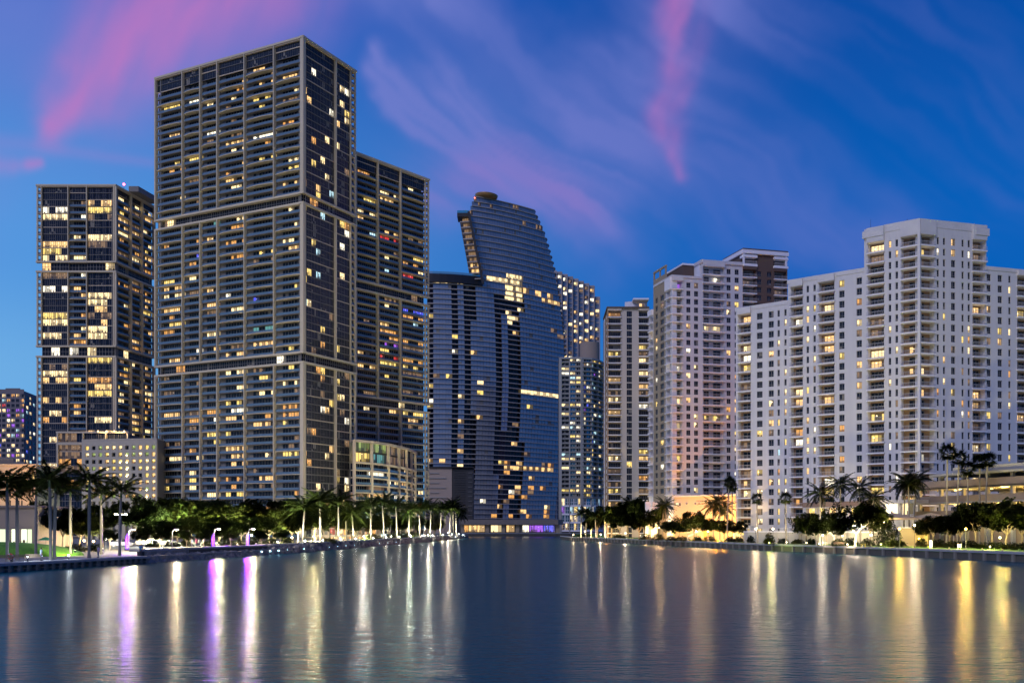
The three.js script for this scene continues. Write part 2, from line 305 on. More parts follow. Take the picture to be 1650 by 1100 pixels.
// ---------------------------------------------------------------- residential towers with a frame of columns and beams
function frameFace(t, f, o) {
  const { stacks, pitch, lit, bag = BAG } = o, S = 1.75;
  stacks.forEach(([y0, y1], si) => {
    const n = Math.max(1, Math.round((y1 - y0) / pitch)), ph = (y1 - y0) / n, isTop = si === stacks.length - 1, isLow = si === 0;
    const us = [o.bays[0].u0, ...o.bays.map(b => b.u1)];
    us.forEach((u, k) => t.box('column', M.beige, f, u, (y0 + y1) / 2, -0.4, k === 0 || k === us.length - 1 ? 0.6 : 0.36, y1 - y0, o.bays[Math.min(k, o.bays.length - 1)].type === 'open' ? 0.7 : 1.6));
    t.box('beam', M.beige, f, (us[0] + us[us.length - 1]) / 2, y1 + 0.18, -0.55, us[us.length - 1] - us[0] + 1, 0.75, 1.75);
    if (!isLow) t.box('beam', M.beige, f, (us[0] + us[us.length - 1]) / 2, y0 - 0.18, -0.55, us[us.length - 1] - us[0] + 1, 0.7, 1.75);
    o.bays.forEach((b, bi) => {
      const w = b.u1 - b.u0, uc = (b.u0 + b.u1) / 2;
      for (let i = 0; i < n; i++) {
        const y = y0 + i * ph, glassTop = isTop && i >= n - (o.topFloors ?? 2), mood = rnd() < (b.lit ?? lit) ? MOOD[pick(bag)] : null;
        if (b.type === 'balcony' && !glassTop) {
          const feature = (i + bi * 2 + si) % 3 === 0;
          if (i > 0) t.geo('balcony_slab', bowSlab(w - 0.76, 2.2, feature ? 0.24 : 0.16, feature ? 0.75 : 0.3), feature ? M.beige : M.slabGrey, f, uc, y - 0.02, feature ? -0.15 : -0.55, w * 2);
          t.box('railing', M.rail, f, uc, y + 0.58, -0.52, w - 0.8, 0.84, 0.04);
          const solid = w * 0.16, ww = w - solid - 0.5, k = Math.max(1, Math.round(ww / 3.1)), uw = ww / k;
          t.box('wall_panel', M.greyWall, f, b.u0 + 0.3 + solid / 2, y + ph / 2, -S - 0.1, solid + 0.5, ph - 0.2, 0.3);
          for (let q = 0; q < k; q++) {
            const m2 = mood && rnd() < 0.5 ? mood : null;
            window_(t, f, b.u0 + 0.5 + solid + uw * (q + 0.5), y + ph / 2 - 0.02, -S, uw - 0.05, ph - 0.3, Math.max(2, Math.round(uw / 1.15)), { frame: M.mullion, glass: M.glassBlack, mood: m2, bar: 0.13 });
          }
        } else if (b.type === 'open') {
          if (i > 0) t.box('balcony_slab', M.beigeSoft, f, uc, y, -1.2, w, 0.26, 2.4);
          t.box('railing', M.rail, f, uc, y + 0.66, -0.5, w - 0.3, 0.95, 0.06);
        } else {
          const k = Math.max(1, Math.round((w - 0.8) / 2.7)), uw = (w - 0.8) / k, third = (i + bi) % 3 === 0;
          t.box('spandrel', third ? M.beigeSoft : M.mullion, f, uc, y + 0.05, -0.72, w - 0.75, third ? 0.32 : 0.16, 0.4);
          for (let q = 0; q < k; q++) {
            const m2 = glassTop ? null : b.single ? (rnd() < b.single ? MOOD[pick(bag)] : null) : mood && rnd() < 0.75 ? mood : null;
            window_(t, f, b.u0 + 0.4 + uw * (q + 0.5), y + ph / 2 + 0.05, -0.8, uw, ph - 0.22, Math.max(2, Math.round(uw / 1.0)), { frame: glassTop ? M.mullionDark : M.mullion, glass: M.glassDark, mood: m2, bar: 0.085, transom: q % 3 === 1 ? 0.36 : 0 });
          }
        }
      }
    });
    if (!isTop) {                                             // recessed storey between two stacks of the frame
      const g0 = y1 + 0.55, g1 = stacks[si + 1][0] - 0.5, gh = g1 - g0;
      o.bays.forEach(b => { if (b.type === 'open') return; const w = b.u1 - b.u0, k = Math.max(1, Math.round(w / 4.5)), uw = w / k; for (let q = 0; q < k; q++) window_(t, f, b.u0 + uw * (q + 0.5), (g0 + g1) / 2, b.type === 'curtain' ? -0.86 : -1.5, uw - 0.1, gh, Math.max(2, Math.round(uw / 1.2)), { frame: M.mullion, glass: M.glassBlack, mood: rnd() < lit * 0.3 ? MOOD[pick(bag)] : null, bar: 0.14, transom: 0.5 }); });
    }
  });
}
const bays = (f, pxs, types) => types.map((type, i) => ({ u0: f.u(pxs[i]), u1: f.u(pxs[i + 1]), ...(typeof type === 'string' ? { type } : type) }));
function coreOf(t, plan, y0, y1, mat = M.core) { t.solid('core', prism(plan, y0, y1), mat); }
const off = (P, d, n) => [P[0] + d[0] * n, P[1] + d[1] * n];

// tall tower, corner edge toward the camera
{
  seed(201);
  const C = PX(488, 370), d1 = [-0.885, -0.466], d2 = [0.466, -0.885];
  const t = new Thing('apartment_tower', 'tallest dark glass tower with beige frame, balconies and its corner toward the water', 'building', C);
  const A = off(C, d1, 74), B = off(C, d2, 32);
  const fl = t.face(A, C), fr = t.face(C, B), Y = py => YY(py, 370);
  const stacks = [[GF, Y(584)], [Y(566), Y(327)], [Y(309), Y(57) - 0.6]];
  frameFace(t, fl, { bays: bays(fl, [250, 293.4, 322, 349.5, 393.5, 441, 488], Array(6).fill('balcony')), stacks, pitch: 2.85, lit: 0.5 });
  frameFace(t, fr, { bays: bays(fr, [488, 541, 566, 573], [{ type: 'curtain', single: 0.11 }, { type: 'curtain', single: 0.15 }, 'open']), stacks, pitch: 2.85, lit: 0.13, bag: moodBag('warm:4 cream:4 yellow:4 white:2 amber:4 dim:5 cool:1') });
  const i1 = off(off(C, d1, 2.6), d2, 2.6);
  coreOf(t, [off(off(A, d1, -0.4), d2, 2.6), i1, off(off(B, d1, 1), d2, -2.6), off(off(A, d1, -0.4), d2, 29.4)], 0, Y(57) - 1.5);
  // the right face carries its glass nearer the front, so a thin lining closes it
  t.solid('lining', prism([off(off(C, d1, 1.15), d2, 0.9), off(off(B, d1, 1.15), d2, -2.6), off(off(B, d1, 2.8), d2, -2.6), off(off(C, d1, 2.8), d2, 0.9)], 0, Y(57) - 1.2), M.core);
  t.solid('roof', prism([A, C, B, off(A, d2, 32)], Y(57) - 1.2, Y(57) - 0.7), M.beigeSoft);
  const end = t.face(off(A, d2, 32), A);
  t.box('wall_panel', M.greyWall, end, 16, Y(57) / 2, -2.4, 31, Y(57) - 1, 0.4);
  t.flush();
}
// tower at the far left with the broken frame
{
  seed(305);
  const D = 450, C = PX(186, D), d2 = [0.205, -0.979];
  const t = new Thing('apartment_tower', 'dark tower with brightly lit warm windows behind white block, stepped frame on its left side', 'building', C);
  const A = PX(59, D), Y = py => YY(py, D), fl = t.face(A, C), B0 = off(C, d2, 10); const fq = t.face(C, off(C, d2, 60)), wB = fq.u(249), B = off(C, d2, wB), fr = t.face(C, B);
  const stacks = [[GF, Y(575)], [Y(557), Y(438)], [Y(421), Y(299)]];
  const bag = moodBag('cream:9 warm:8 white:3 amber:4 yellow:4 dim:4');
  frameFace(t, fl, { bays: bays(fl, [59, 66, 109, 139, 183], ['open', { type: 'curtain', lit: 0.56 }, { type: 'balcony', lit: 0.5 }, { type: 'curtain', lit: 0.56 }]), stacks, pitch: 2.95, lit: 0.4, bag, topFloors: 2 });
  frameFace(t, fr, { bays: bays(fr, [186, 211, 229, 248.5], Array(3).fill('balcony')), stacks, pitch: 2.95, lit: 0.8, bag: moodBag('warm:6 amber:3 cream:5 yellow:3 dim:2'), topFloors: 1 });
  const Ai = PX(66.5, D);
  coreOf(t, [off(Ai, d2, 2.6), off(off(C, [-1, 0], 2.4), d2, 2.6), off(off(B, [-1, 0], 2.4), d2, -1), off(Ai, d2, wB)], 0, Y(299) - 1);
  t.solid('lining', prism([off(Ai, d2, 0.95), off(off(PX(108, D), [1, 0], 0), d2, 0.95), off(PX(108, D), d2, 2.8), off(Ai, d2, 2.8)], 0, Y(299) - 1), M.core);
  t.solid('lining', prism([off(PX(139.5, D), d2, 0.95), off(PX(184, D), d2, 0.95), off(PX(184, D), d2, 2.8), off(PX(139.5, D), d2, 2.8)], 0, Y(299) - 1), M.core);
  t.solid('roof', prism([A, C, B, off(A, d2, wB)], Y(299) - 0.6, Y(299) - 0.1), M.beigeSoft);
  const rg = t.solid('plant_room', prism([off(PX(190, D), d2, 8), off(PX(206, D), d2, 8), off(PX(206, D), d2, 26), off(PX(190, D), d2, 26)], Y(299), Y(299) + 2.4), M.greyWall);
  t.flush();
  const bn = new THREE.Mesh(new THREE.SphereGeometry(0.55, 10, 8), glow([1, 0.12, 0.22], 7, 'beacon_light')); bn.name = 'roof_beacon'; const b = PX(199, D - 0 + 9); bn.position.set(b[0], Y(299) + 3.6, b[1]);
  const mast = new THREE.Mesh(new THREE.CylinderGeometry(0.08, 0.1, 1.4, 6), M.metal); mast.name = 'mast'; mast.position.y = -1.0; bn.add(mast); scene.add(bn); tagged(bn, 'small red warning beacon on the roof of the stepped left tower', 'beacon');
}
// lower annex in front of that tower
{
  seed(311);
  const D = 425, Y = py => YY(py, D), A = PX(92, D), C = PX(205, D), t = new Thing('tower_annex', 'low framed annex with a lit rooftop terrace below the left tower', 'building', A);
  const f = t.face(A, C);
  frameFace(t, f, { bays: bays(f, [92, 133, 170, 205], ['curtain', 'curtain', 'curtain']), stacks: [[GF, Y(716)], [Y(713), Y(697)]], pitch: 2.95, lit: 0.4, topFloors: 0, bag: moodBag('warm:3 dim:5 cool:2 amber:2 cream:1') });
  coreOf(t, [off(A, [0, -1], 1), off(C, [0, -1], 1), off(C, [0, -1], 14), off(A, [0, -1], 14)], 0, Y(699));
  const g2 = t.face(PX(150, D - 1), PX(232, D - 1));
  for (const px of [158, 172, 184, 200]) t.geo('terrace_light', new THREE.SphereGeometry(0.34, 10, 8), glow([1, 0.66, 0.28], 4, 'terrace_light'), g2, g2.u(px), Y(697) + 0.5, 0.4, 1);
  t.flush();
  for (const px of [165, 191]) { const l = new THREE.PointLight(new THREE.Color(1, 0.68, 0.32), 120); const p = PX(px, D - 3); l.position.set(p[0], Y(697) + 0.9, p[1]); l.shadow.radius = 8; scene.add(l); }
}
// shorter tower behind the tallest one, with its rounded podium
{
  seed(402);
  const P0 = PX(573, 430), P1 = PX(691, 464), t = new Thing('apartment_tower', 'shorter dark tower with wavy balconies adjoining the tallest tower', 'building', P0);
  const f = t.face(P0, P1), Y = py => YY(py, 430), nx = [f.dz, -f.dx];
  frameFace(t, f, { bays: bays(f, [573, 609, 645.5, 686, 691], ['balcony', 'balcony', 'balcony', 'open']), stacks: [[GF, Y(651)], [Y(636), Y(465)], [Y(449), Y(244) - 0.5]], pitch: 2.85, lit: 0.5, bag: moodBag('warm:6 yellow:6 cream:6 amber:4 dim:6 cool:1 blue:1 red:1 violet:1') });
  const Q0 = off(P0, nx, 2.6), Q1 = off(off(P1, [f.dx, f.dz], -2.2), nx, 2.6);
  coreOf(t, [Q0, Q1, off(Q1, nx, 22), off(Q0, nx, 22)], 0, Y(244) - 1.4);
  t.solid('roof', prism([P0, P1, off(P1, nx, 24), off(P0, nx, 24)], Y(244) - 1.2, Y(244) - 0.6), M.beigeSoft);
  t.flush();
}
{
  seed(417);
  const pts = [[571.5, 386], [600, 393], [627, 405], [644, 417], [656, 427], [664, 437], [670, 450]].map(([p, d]) => PX(p, d)), top = YY(708, 386);
  const t = new Thing('rounded_podium', 'rounded low podium block with a lit green amenity floor along its top', 'building', pts[0]);
  const inner = pts.map((p, i) => { const a = pts[Math.max(0, i - 1)], b = pts[Math.min(pts.length - 1, i + 1)], k = inset(a, b, 3); return [p[0] + k[0], p[1] + k[1]]; });
  coreOf(t, [...inner, [pts[6][0] - 25, pts[6][1]], [pts[0][0] - 3, pts[0][1] - 24]], 0, top - 0.8);
  t.solid('roof', prism([...pts, [pts[6][0] - 26, pts[6][1]], [pts[0][0] - 4, pts[0][1] - 24]], top - 0.6, top), M.beigeSoft);
  const amen = top - 8.6;
  for (let i = 0; i + 1 < pts.length; i++) {
    const f = t.face(pts[i], pts[i + 1]), w = f.w, n = Math.round((amen - GF) / 2.85), ph = (amen - GF) / n;
    t.box('column', M.beigeSoft, f, 0, top / 2, -0.3, 0.8, top, 1.0);
    if (i === pts.length - 2) t.box('column', M.beigeSoft, f, w, top / 2, -0.3, 0.8, top, 1.0);
    t.box('beam', M.beigeSoft, f, w / 2, amen, -0.2, w + 0.4, 0.7, 1.1); t.box('beam', M.beigeSoft, f, w / 2, top - 0.4, -0.2, w + 0.5, 0.9, 1.2);
    for (let k = 0; k < 2; k++) window_(t, f, w / 2, amen + 2.25 + k * 4.0, -1.4, w - 0.5, 3.6, Math.max(2, Math.round(w / 1.4)), { frame: M.mullionDark, glass: M.glassBlack, mood: i < 2 ? (k ? MOOD.green : i ? MOOD.teal : MOOD.yellow) : i < 4 ? MOOD.dim : null, bar: 0.15 });
    for (let k = 0; k < n; k++) {
      const y = GF + k * ph, mood = rnd() < 0.24 ? MOOD[pick(BAG)] : null;
      if (k) t.box('balcony_slab', M.beigeSoft, f, w / 2, y, -1.2, w, 0.3, 2.6);
      t.box('railing', M.rail, f, w / 2, y + 0.66, -0.3, w - 0.6, 0.95, 0.06);
      const q = Math.max(1, Math.round(w / 4.5)); for (let j = 0; j < q; j++) window_(t, f, w * (j + 0.5) / q, y + ph / 2, -2.4, w / q, ph - 0.3, Math.max(2, Math.round(w / q / 1.2)), { frame: M.mullion, glass: M.glassBlack, mood: mood && rnd() < 0.7 ? mood : null, bar: 0.13 });
    }
  }
  t.flush();
}
// ---------------------------------------------------------------- sail-shaped glass tower by the river mouth
{
  seed(520);
  const t = new Thing('sail_tower', 'curved blue glass tower shaped like a leaning sail at the river mouth', 'building', PX(800, 760));
  const table = (tab, y) => { for (let i = 0; i + 1 < tab.length; i++) if (y <= tab[i + 1][0] || i + 2 === tab.length) return lerp(tab[i][1], tab[i + 1][1], clamp((y - tab[i][0]) / (tab[i + 1][0] - tab[i][0]))); };
  const edgeR = [[310, 858], [318, 862], [330, 868], [345, 875], [360, 880], [400, 891], [438, 898], [470, 903], [520, 908], [610, 911], [670, 908], [760, 901], [850, 893]];
  const edgeL = [[310, 765], [320, 763], [330, 759], [341, 757], [342, 756], [440, 778]];
  const Dof = s => 742 + 66 * s * s, N = 22, Y = py => YY(py, 742);
  const outline = (py, o = 0) => {
    const pr = table(edgeR, py), pl = py < 441 ? table(edgeL, py) : 688, front = [];
    for (let i = 0; i <= N; i++) { const s = i / N, px = lerp(pl, pr, s), S = (px - 688) / 222; const p = PX(px, Dof(S)); front.push([p[0], p[1] + o]); }
    return front;
  };
  const rows = []; for (let py = 851; py > 452;) { rows.push(py); py -= 8.05; } for (let py = 446; py > 345;) { rows.push(py); py -= 9.3; } for (const py of [343, 334, 326.5, 319, 311]) rows.push(py);
  const litAt = new Map();
  const slabMat = std([0.40, 0.36, 0.33], 0.7), facetMats = [M.glassBlue, M.glassBlue, M.glassBlue2];
  rows.forEach((py, k) => {
    const y = Y(py), y1 = k + 1 < rows.length ? Y(rows[k + 1]) : y + 0.5, upper = py < 447, f = outline(py);
    const last = f[f.length - 1], first = f[0];
    // slab with a rounded nose at the right end
    const nose = []; for (let a = 0; a <= 6; a++) { const th = -Math.PI / 2 + a / 6 * Math.PI; nose.push([last[0] + 2.2 * Math.cos(th) - 0.2, last[1] - 7 - 7.4 * Math.sin(th) * -1 * -1]); }
    const ring = [...f.map(([x, z]) => [x, z + 1.0]), [last[0] + 1.6, last[1] - 1], [last[0] + 2.4, last[1] - 5], [last[0] + 1.6, last[1] - 10], [last[0] - 2, last[1] - 16], [first[0], first[1] - 24]];
    t.solid('floor_slab', prism(ring, y - 0.28, y + 0.28), slabMat);
    if (k + 1 >= rows.length) return;
    const h = y1 - y - 0.5;
    for (let i = 0; i < N; i++) {
      const a = f[i], b = f[i + 1], fc = t.face(a, b), pxm = CX + FOCAL * ((a[0] + b[0]) / 2) / -((a[1] + b[1]) / 2);
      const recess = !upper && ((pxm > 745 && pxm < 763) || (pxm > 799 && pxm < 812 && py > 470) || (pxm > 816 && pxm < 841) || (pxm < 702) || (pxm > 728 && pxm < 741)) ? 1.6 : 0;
      let mood = null;
      const near = (x0, x1, y0, yb) => pxm > x0 && pxm < x1 && py > y0 && py <= yb;
      if (near(815, 842, 436, 476)) mood = MOOD.cream; else if (near(788, 812, 438, 450) || near(690, 748, 452, 464)) mood = MOOD.cream; else if (near(842, 905, 450, 468) && rnd() < 0.7) mood = MOOD.warm;
      else if (near(842, 905, 620, 629) || near(815, 842, 486, 519) && rnd() < 0.3) mood = MOOD.cream; else if (near(815, 905, 748, 756) && rnd() < 0.8) mood = MOOD.warm;
      else if (!upper && rnd() < (pxm < 780 ? 0.05 : 0.028) * (py > 640 ? 1.5 : 1)) mood = MOOD[pick(['cream', 'warm', 'dim', 'yellow', 'white'])];
      else if (py > 740 && pxm > 790 && rnd() < 0.2) mood = MOOD[pick(['amber', 'dim', 'warm', 'dim', 'amber'])];
      if (py < 345 && rnd() < 0.12) mood = MOOD.dim;
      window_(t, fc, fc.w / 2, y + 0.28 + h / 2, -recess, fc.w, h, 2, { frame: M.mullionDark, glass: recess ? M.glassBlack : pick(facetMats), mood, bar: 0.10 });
    }
    const side = t.face(last, [last[0] - 4, last[1] - 18]);
    window_(t, side, side.w / 2, y + 0.28 + h / 2, 0, side.w, h, 5, { frame: M.mullionDark, glass: M.glassBlue2, mood: null });
  });
  // body behind the glass
  rows.forEach((py, k) => { if (k + 1 >= rows.length) return; const f = outline(py), l = f[f.length - 1]; t.put('core', prism([...f.map(([x, z]) => [x, z - 3.4]), [l[0] - 3, l[1] - 14], [f[0][0], f[0][1] - 22]], Y(py), Y(rows[k + 1])), M.core, t.at(0, 0, 0)); });
  // black fascia of the lower roof terrace, its glass screen and the leaning black edge
  const bandPts = []; for (let px = 686; px <= 778; px += 11.5) bandPts.push(PX(px, Dof((px - 688) / 222)));
  t.solid('fascia', prism([...bandPts.map(([x, z]) => [x, z + 2.2]), ...bandPts.slice().reverse().map(([x, z]) => [x, z - 1])], Y(455), Y(441.5)), M.black);
  t.solid('terrace_screen', prism([...bandPts.map(([x, z]) => [x, z + 1.6]), ...bandPts.slice().reverse().map(([x, z]) => [x, z + 1.4])], Y(441.5), Y(437.5)), std([0.25, 0.5, 0.55], 0.1, 0.5));
  const lean = (py, dx, dz) => { const p = PX(table([[340, 755.5], [455, 778.5]], py) + dx, 748); return [p[0], Y(py), p[1] + dz]; };
  { const a = lean(340, 0, 4), b = lean(456, 0, 4); const dir = new THREE.Vector3(b[0] - a[0], b[1] - a[1], 0), len = dir.length(), g = new THREE.BoxGeometry(1.7, len, 3); g.rotateZ(Math.atan2(-dir.x, dir.y) + Math.PI); g.translate((a[0] + b[0]) / 2, (a[1] + b[1]) / 2, a[2]); t.solid('edge_fin', g, M.black); }
  // leaning side with its warm lit balconies
  const sideRows = rows.filter(py => py <= 446 && py >= 342);
  sideRows.forEach((py, k) => {
    const xr = table([[340, 755.5], [446, 777]], py), xl = table([[340, 739], [446, 758]], py), a = PX(xl, 752), b = PX(xr, 750), y = Y(py), h = 4.2;
    t.solid('balcony_slab', prism([[a[0], a[1] + 3.5], [b[0], b[1] + 3.5], [b[0], b[1] - 14], [a[0], a[1] - 14]], y - 0.3, y + 0.3), slabMat);
    if (py > 345) { const f = t.face([a[0] + 1.6, a[1] - 0.5], [b[0], b[1]]); window_(t, f, f.w / 2, y + 0.3 + (h - 0.8) / 2, 0, f.w, h - 0.8, 4, { frame: M.mullionDark, glass: M.glassBlack, mood: k < 1 ? MOOD.cream : k < 3 ? MOOD.warm : MOOD.dim, bar: 0.1 }); }
  });
  { const a = PX(737, 750), b = PX(758, 750); t.solid('roof_cap', prism([[a[0], a[1] + 4], [b[0], b[1] + 4], [b[0], b[1] - 10], [a[0], a[1] - 10]], Y(346), Y(340)), M.black); t.solid('terrace_screen', prism([[a[0], a[1] + 4], [b[0] - 1, b[1] + 4], [b[0] - 1, b[1] + 3.8], [a[0], a[1] + 3.8]], Y(340), Y(336)), std([0.1, 0.45, 0.55], 0.1, 0.5)); }
  // golden ring on the roof
  const rp = PX(783, 752), ring = new THREE.Mesh(new THREE.LatheGeometry([[0.2, 0], [7, 0], [8.2, 1.6], [8.5, 3.1], [8.1, 3.1], [7.2, 1.2], [0.2, 0.8]].map(([x, y]) => new THREE.Vector2(x, y)), 36), std([0.36, 0.20, 0.07], 0.45, 0.3)); ring.name = 'roof_crown'; ring.position.set(rp[0] - t.o[0], Y(311) + 0.4, rp[1] - 6 - t.o[2]); ring.rotation.z = -0.07; t.g.add(ring);
  const rl = new THREE.PointLight(new THREE.Color(1, 0.6, 0.2), 60); rl.position.set(rp[0] + 2.5, Y(311) + 5, rp[1] - 4); scene.add(rl);
  const rb = new THREE.Mesh(new THREE.SphereGeometry(0.5, 8, 6), glow([1, 0.15, 0.12], 6, 'roof_light')); rb.name = 'warning_light'; rb.position.set(PX(765, 751)[0] - t.o[0], Y(313), rp[1] + 2 - t.o[2]); t.g.add(rb);
  t.flush();
}
// restaurant pavilion at the foot of the sail tower
{
  seed(530);
  const D = 664, A = PX(743, D), B = PX(914, D), Y = py => YY(py, D), t = new Thing('waterfront_restaurant', 'low restaurant pavilion with bright and violet windows below sail tower', 'building', A), f = t.face(A, B);
  t.solid('roof', prism([[A[0] - 1, A[1] + 2.5], [B[0] - 6, A[1] + 2.5], [B[0] - 2, A[1] - 12], [A[0] - 1, A[1] - 14]], Y(845), Y(837)), std([0.20, 0.17, 0.15], 0.8));
  coreOf(t, [[A[0], A[1] - 1], [B[0] - 7, A[1] - 1], [B[0] - 7, A[1] - 12], [A[0], A[1] - 12]], GF - 0.3, Y(845));
  const list = [[747, 754, 'amber'], [755, 768, 'warm'], [769, 781, 'warm'], [791, 808, 'cream'], [816, 829, 'warm'], [842, 852, 'white'], [853, 860, 'violet'], [861, 875, 'violet'], [876, 884, 'blue'], [885, 894, 'blue']];
  for (const [a, b, m] of list) window_(t, f, (f.u(a) + f.u(b)) / 2, (Y(857) + Y(846)) / 2, -0.7, f.u(b) - f.u(a), Y(846) - Y(857), 3, { frame: M.mullionDark, glass: M.glassBlack, mood: MOOD[m] });
  for (const px of [745, 785, 811, 834, 899]) t.box('column', M.taupe, f, f.u(px), (Y(858) + Y(845)) / 2, -0.5, 2.4, Y(845) - Y(858), 1.2);
  t.flush();
}
// tan and dark service block beside the shorter tower
{
  const D = 682, A = PX(686, D), B = PX(762, D), Y = py => YY(py, D), t = new Thing('service_block', 'windowless block, half taupe with fins, half dark louvres, under sail tower', 'building', A), f = t.face(A, B), m = f.u(728);
  t.solid('wall', prism([A, [A[0] + m, A[1]], [A[0] + m, A[1] - 18], [A[0], A[1] - 18]], 0, Y(754)), std([0.38, 0.30, 0.24], 0.85));
  t.solid('louvre_wall', prism([[A[0] + m + 0.01, A[1] - 0.6], [B[0], A[1] - 0.6], [B[0], A[1] - 18], [A[0] + m + 0.01, A[1] - 18]], 0, Y(755)), std([0.03, 0.03, 0.033], 0.6));
  t.box('roof_edge', M.black, f, f.w / 2, Y(753) + 0.1, -8.5, f.w + 0.6, 0.8, 19.6);
  for (let k = 0; k < 10; k++) { const y = Y(762 + k * 7.9), w = k % 2 ? m * 0.78 : m * 0.5; t.box('fin', M.concrete, f, w / 2, y, 0.35, w, 0.5, 0.7); }
  for (let k = 0; k < 22; k++) { t.box('louvre', M.darkMetal, f, (m + f.w * 0.86) / 2 + 0.4, Y(758 + k * 3.8), -0.4, f.w * 0.80 - m, 0.35, 0.5); if (k % 2) t.box('louvre', std([0.10, 0.10, 0.10], 0.6), f, f.w * 0.94, Y(758 + k * 3.8), -0.4, f.w * 0.09, 0.6, 0.45); }
  t.flush();
}
// ---------------------------------------------------------------- walls with window columns and balcony columns
// cols: { a, b: photo columns, type: 'win' | 'balc', panes, back, h, sill }
function punchedFace(t, f, o) {
  const { y0, pitch, n, yTop, wall, lit, bag = BAG } = o, th = 0.5, cols = o.cols.map(c => ({ ...c, u0: c.u0 ?? f.u(c.a), u1: c.u1 ?? f.u(c.b) })).sort((p, q) => p.u0 - q.u0);
  let u = o.from ?? 0; const end = o.to ?? f.w, ys = o.skirt ?? 0;
  const pier = (a, b) => { if (b - a > 0.05) t.box('wall_pier', wall, f, (a + b) / 2, (ys + yTop) / 2, -th / 2, b - a, yTop - ys, th); };
  for (const c of cols) {
    pier(u, c.u0); u = c.u1;
    const w = c.u1 - c.u0, uc = (c.u0 + c.u1) / 2, balc = c.type === 'balc', h = c.h ?? 1.85, sill = c.sill ?? 0.72;
    if (y0 > ys) t.box('spandrel', wall, f, uc, (ys + y0) / 2, -th / 2 - 0.002, w, y0 - ys, th);
    for (let i = 0; i < n; i++) {
      const y = y0 + i * pitch, mood = rnd() < (c.lit ?? lit) ? MOOD[pick(bag)] : null;
      if (balc) {
        const dep = c.deep ?? 1.7, proud = c.proud ?? 0.7;
        t.box('balcony_slab', o.slab || M.whiteB, f, uc, y, (proud - dep) / 2, w + (c.over ?? 0.5), 0.3, dep + proud);
        t.geo('railing', picketRail(w + (c.over ?? 0.5) - 0.15), o.railMat || M.railGrey, f, uc, y + 0.15, proud - 0.12, w);
        const bw = (c.glass ?? 0.62) * w, gu = c.gu ?? 0.55, c0 = c.u0 + (w - bw) * gu, hh = pitch - 0.75;
        if (c0 - c.u0 > 0.1) t.box('wall_panel', o.back, f, (c.u0 + c0) / 2, y + pitch / 2, -dep - 0.1, c0 - c.u0, pitch - 0.3, 0.2);
        if (c.u1 - c0 - bw > 0.1) t.box('wall_panel', o.back, f, (c.u1 + c0 + bw) / 2, y + pitch / 2, -dep - 0.1, c.u1 - c0 - bw, pitch - 0.3, 0.2);
        t.box('wall_panel', o.back, f, c0 + bw / 2, y + 0.15 + hh + (pitch - 0.3 - hh) / 2, -dep - 0.1, bw, pitch - 0.3 - hh, 0.2);
        if (c.split) for (const [s0, s1] of c.split) { const m2 = mood && rnd() < 0.75 ? mood : null; window_(t, f, c.u0 + w * (s0 + s1) / 2, y + 0.15 + hh / 2, -dep + 0.03, w * (s1 - s0), hh, Math.max(2, Math.round(w * (s1 - s0) / 1.1)), { frame: M.mullion, glass: M.glassBlack, mood: m2, bar: 0.08 }); }
        else window_(t, f, c0 + bw / 2, y + 0.15 + hh / 2, -dep - 0.05, bw, hh, Math.max(2, Math.round(bw / 1.0)), { frame: M.mullion, glass: M.glassBlack, mood, bar: 0.09 });
        t.box('side_wall', wall, f, c.u0 + 0.01, y + pitch / 2, -dep / 2 - 0.25, 0.16, pitch - 0.3, dep - 0.5); t.box('side_wall', wall, f, c.u1 - 0.01, y + pitch / 2, -dep / 2 - 0.25, 0.16, pitch - 0.3, dep - 0.5);
      } else {
        window_(t, f, uc, y + sill + h / 2, -0.3, w, h, c.panes ?? Math.max(1, Math.round(w / 0.8)), { frame: o.frame || M.mullion, glass: M.glassDark, mood, bar: 0.07, transom: c.transom ?? 0.3 });
        const s0 = y + sill + h, s1 = y + pitch + sill;
        if (i === 0) t.box('spandrel', wall, f, uc, y + sill / 2, -th / 2 - 0.003, w, sill, th);
        if (i < n - 1) t.box('spandrel', wall, f, uc, (s0 + s1) / 2, -th / 2 - 0.003, w, s1 - s0, th);
        else t.box('spandrel', wall, f, uc, (s0 + yTop) / 2, -th / 2 - 0.003, w, yTop - s0, th);
      }
    }
    if (balc) { const yt = y0 + n * pitch; t.box('spandrel', wall, f, uc, (yt + yTop) / 2, (c.proud ?? 0.7) / 2 - 1.0, w + 0.3, Math.max(0.5, yTop - yt), 2 + (c.proud ?? 0.7)); }
  }
  pier(u, end);
}
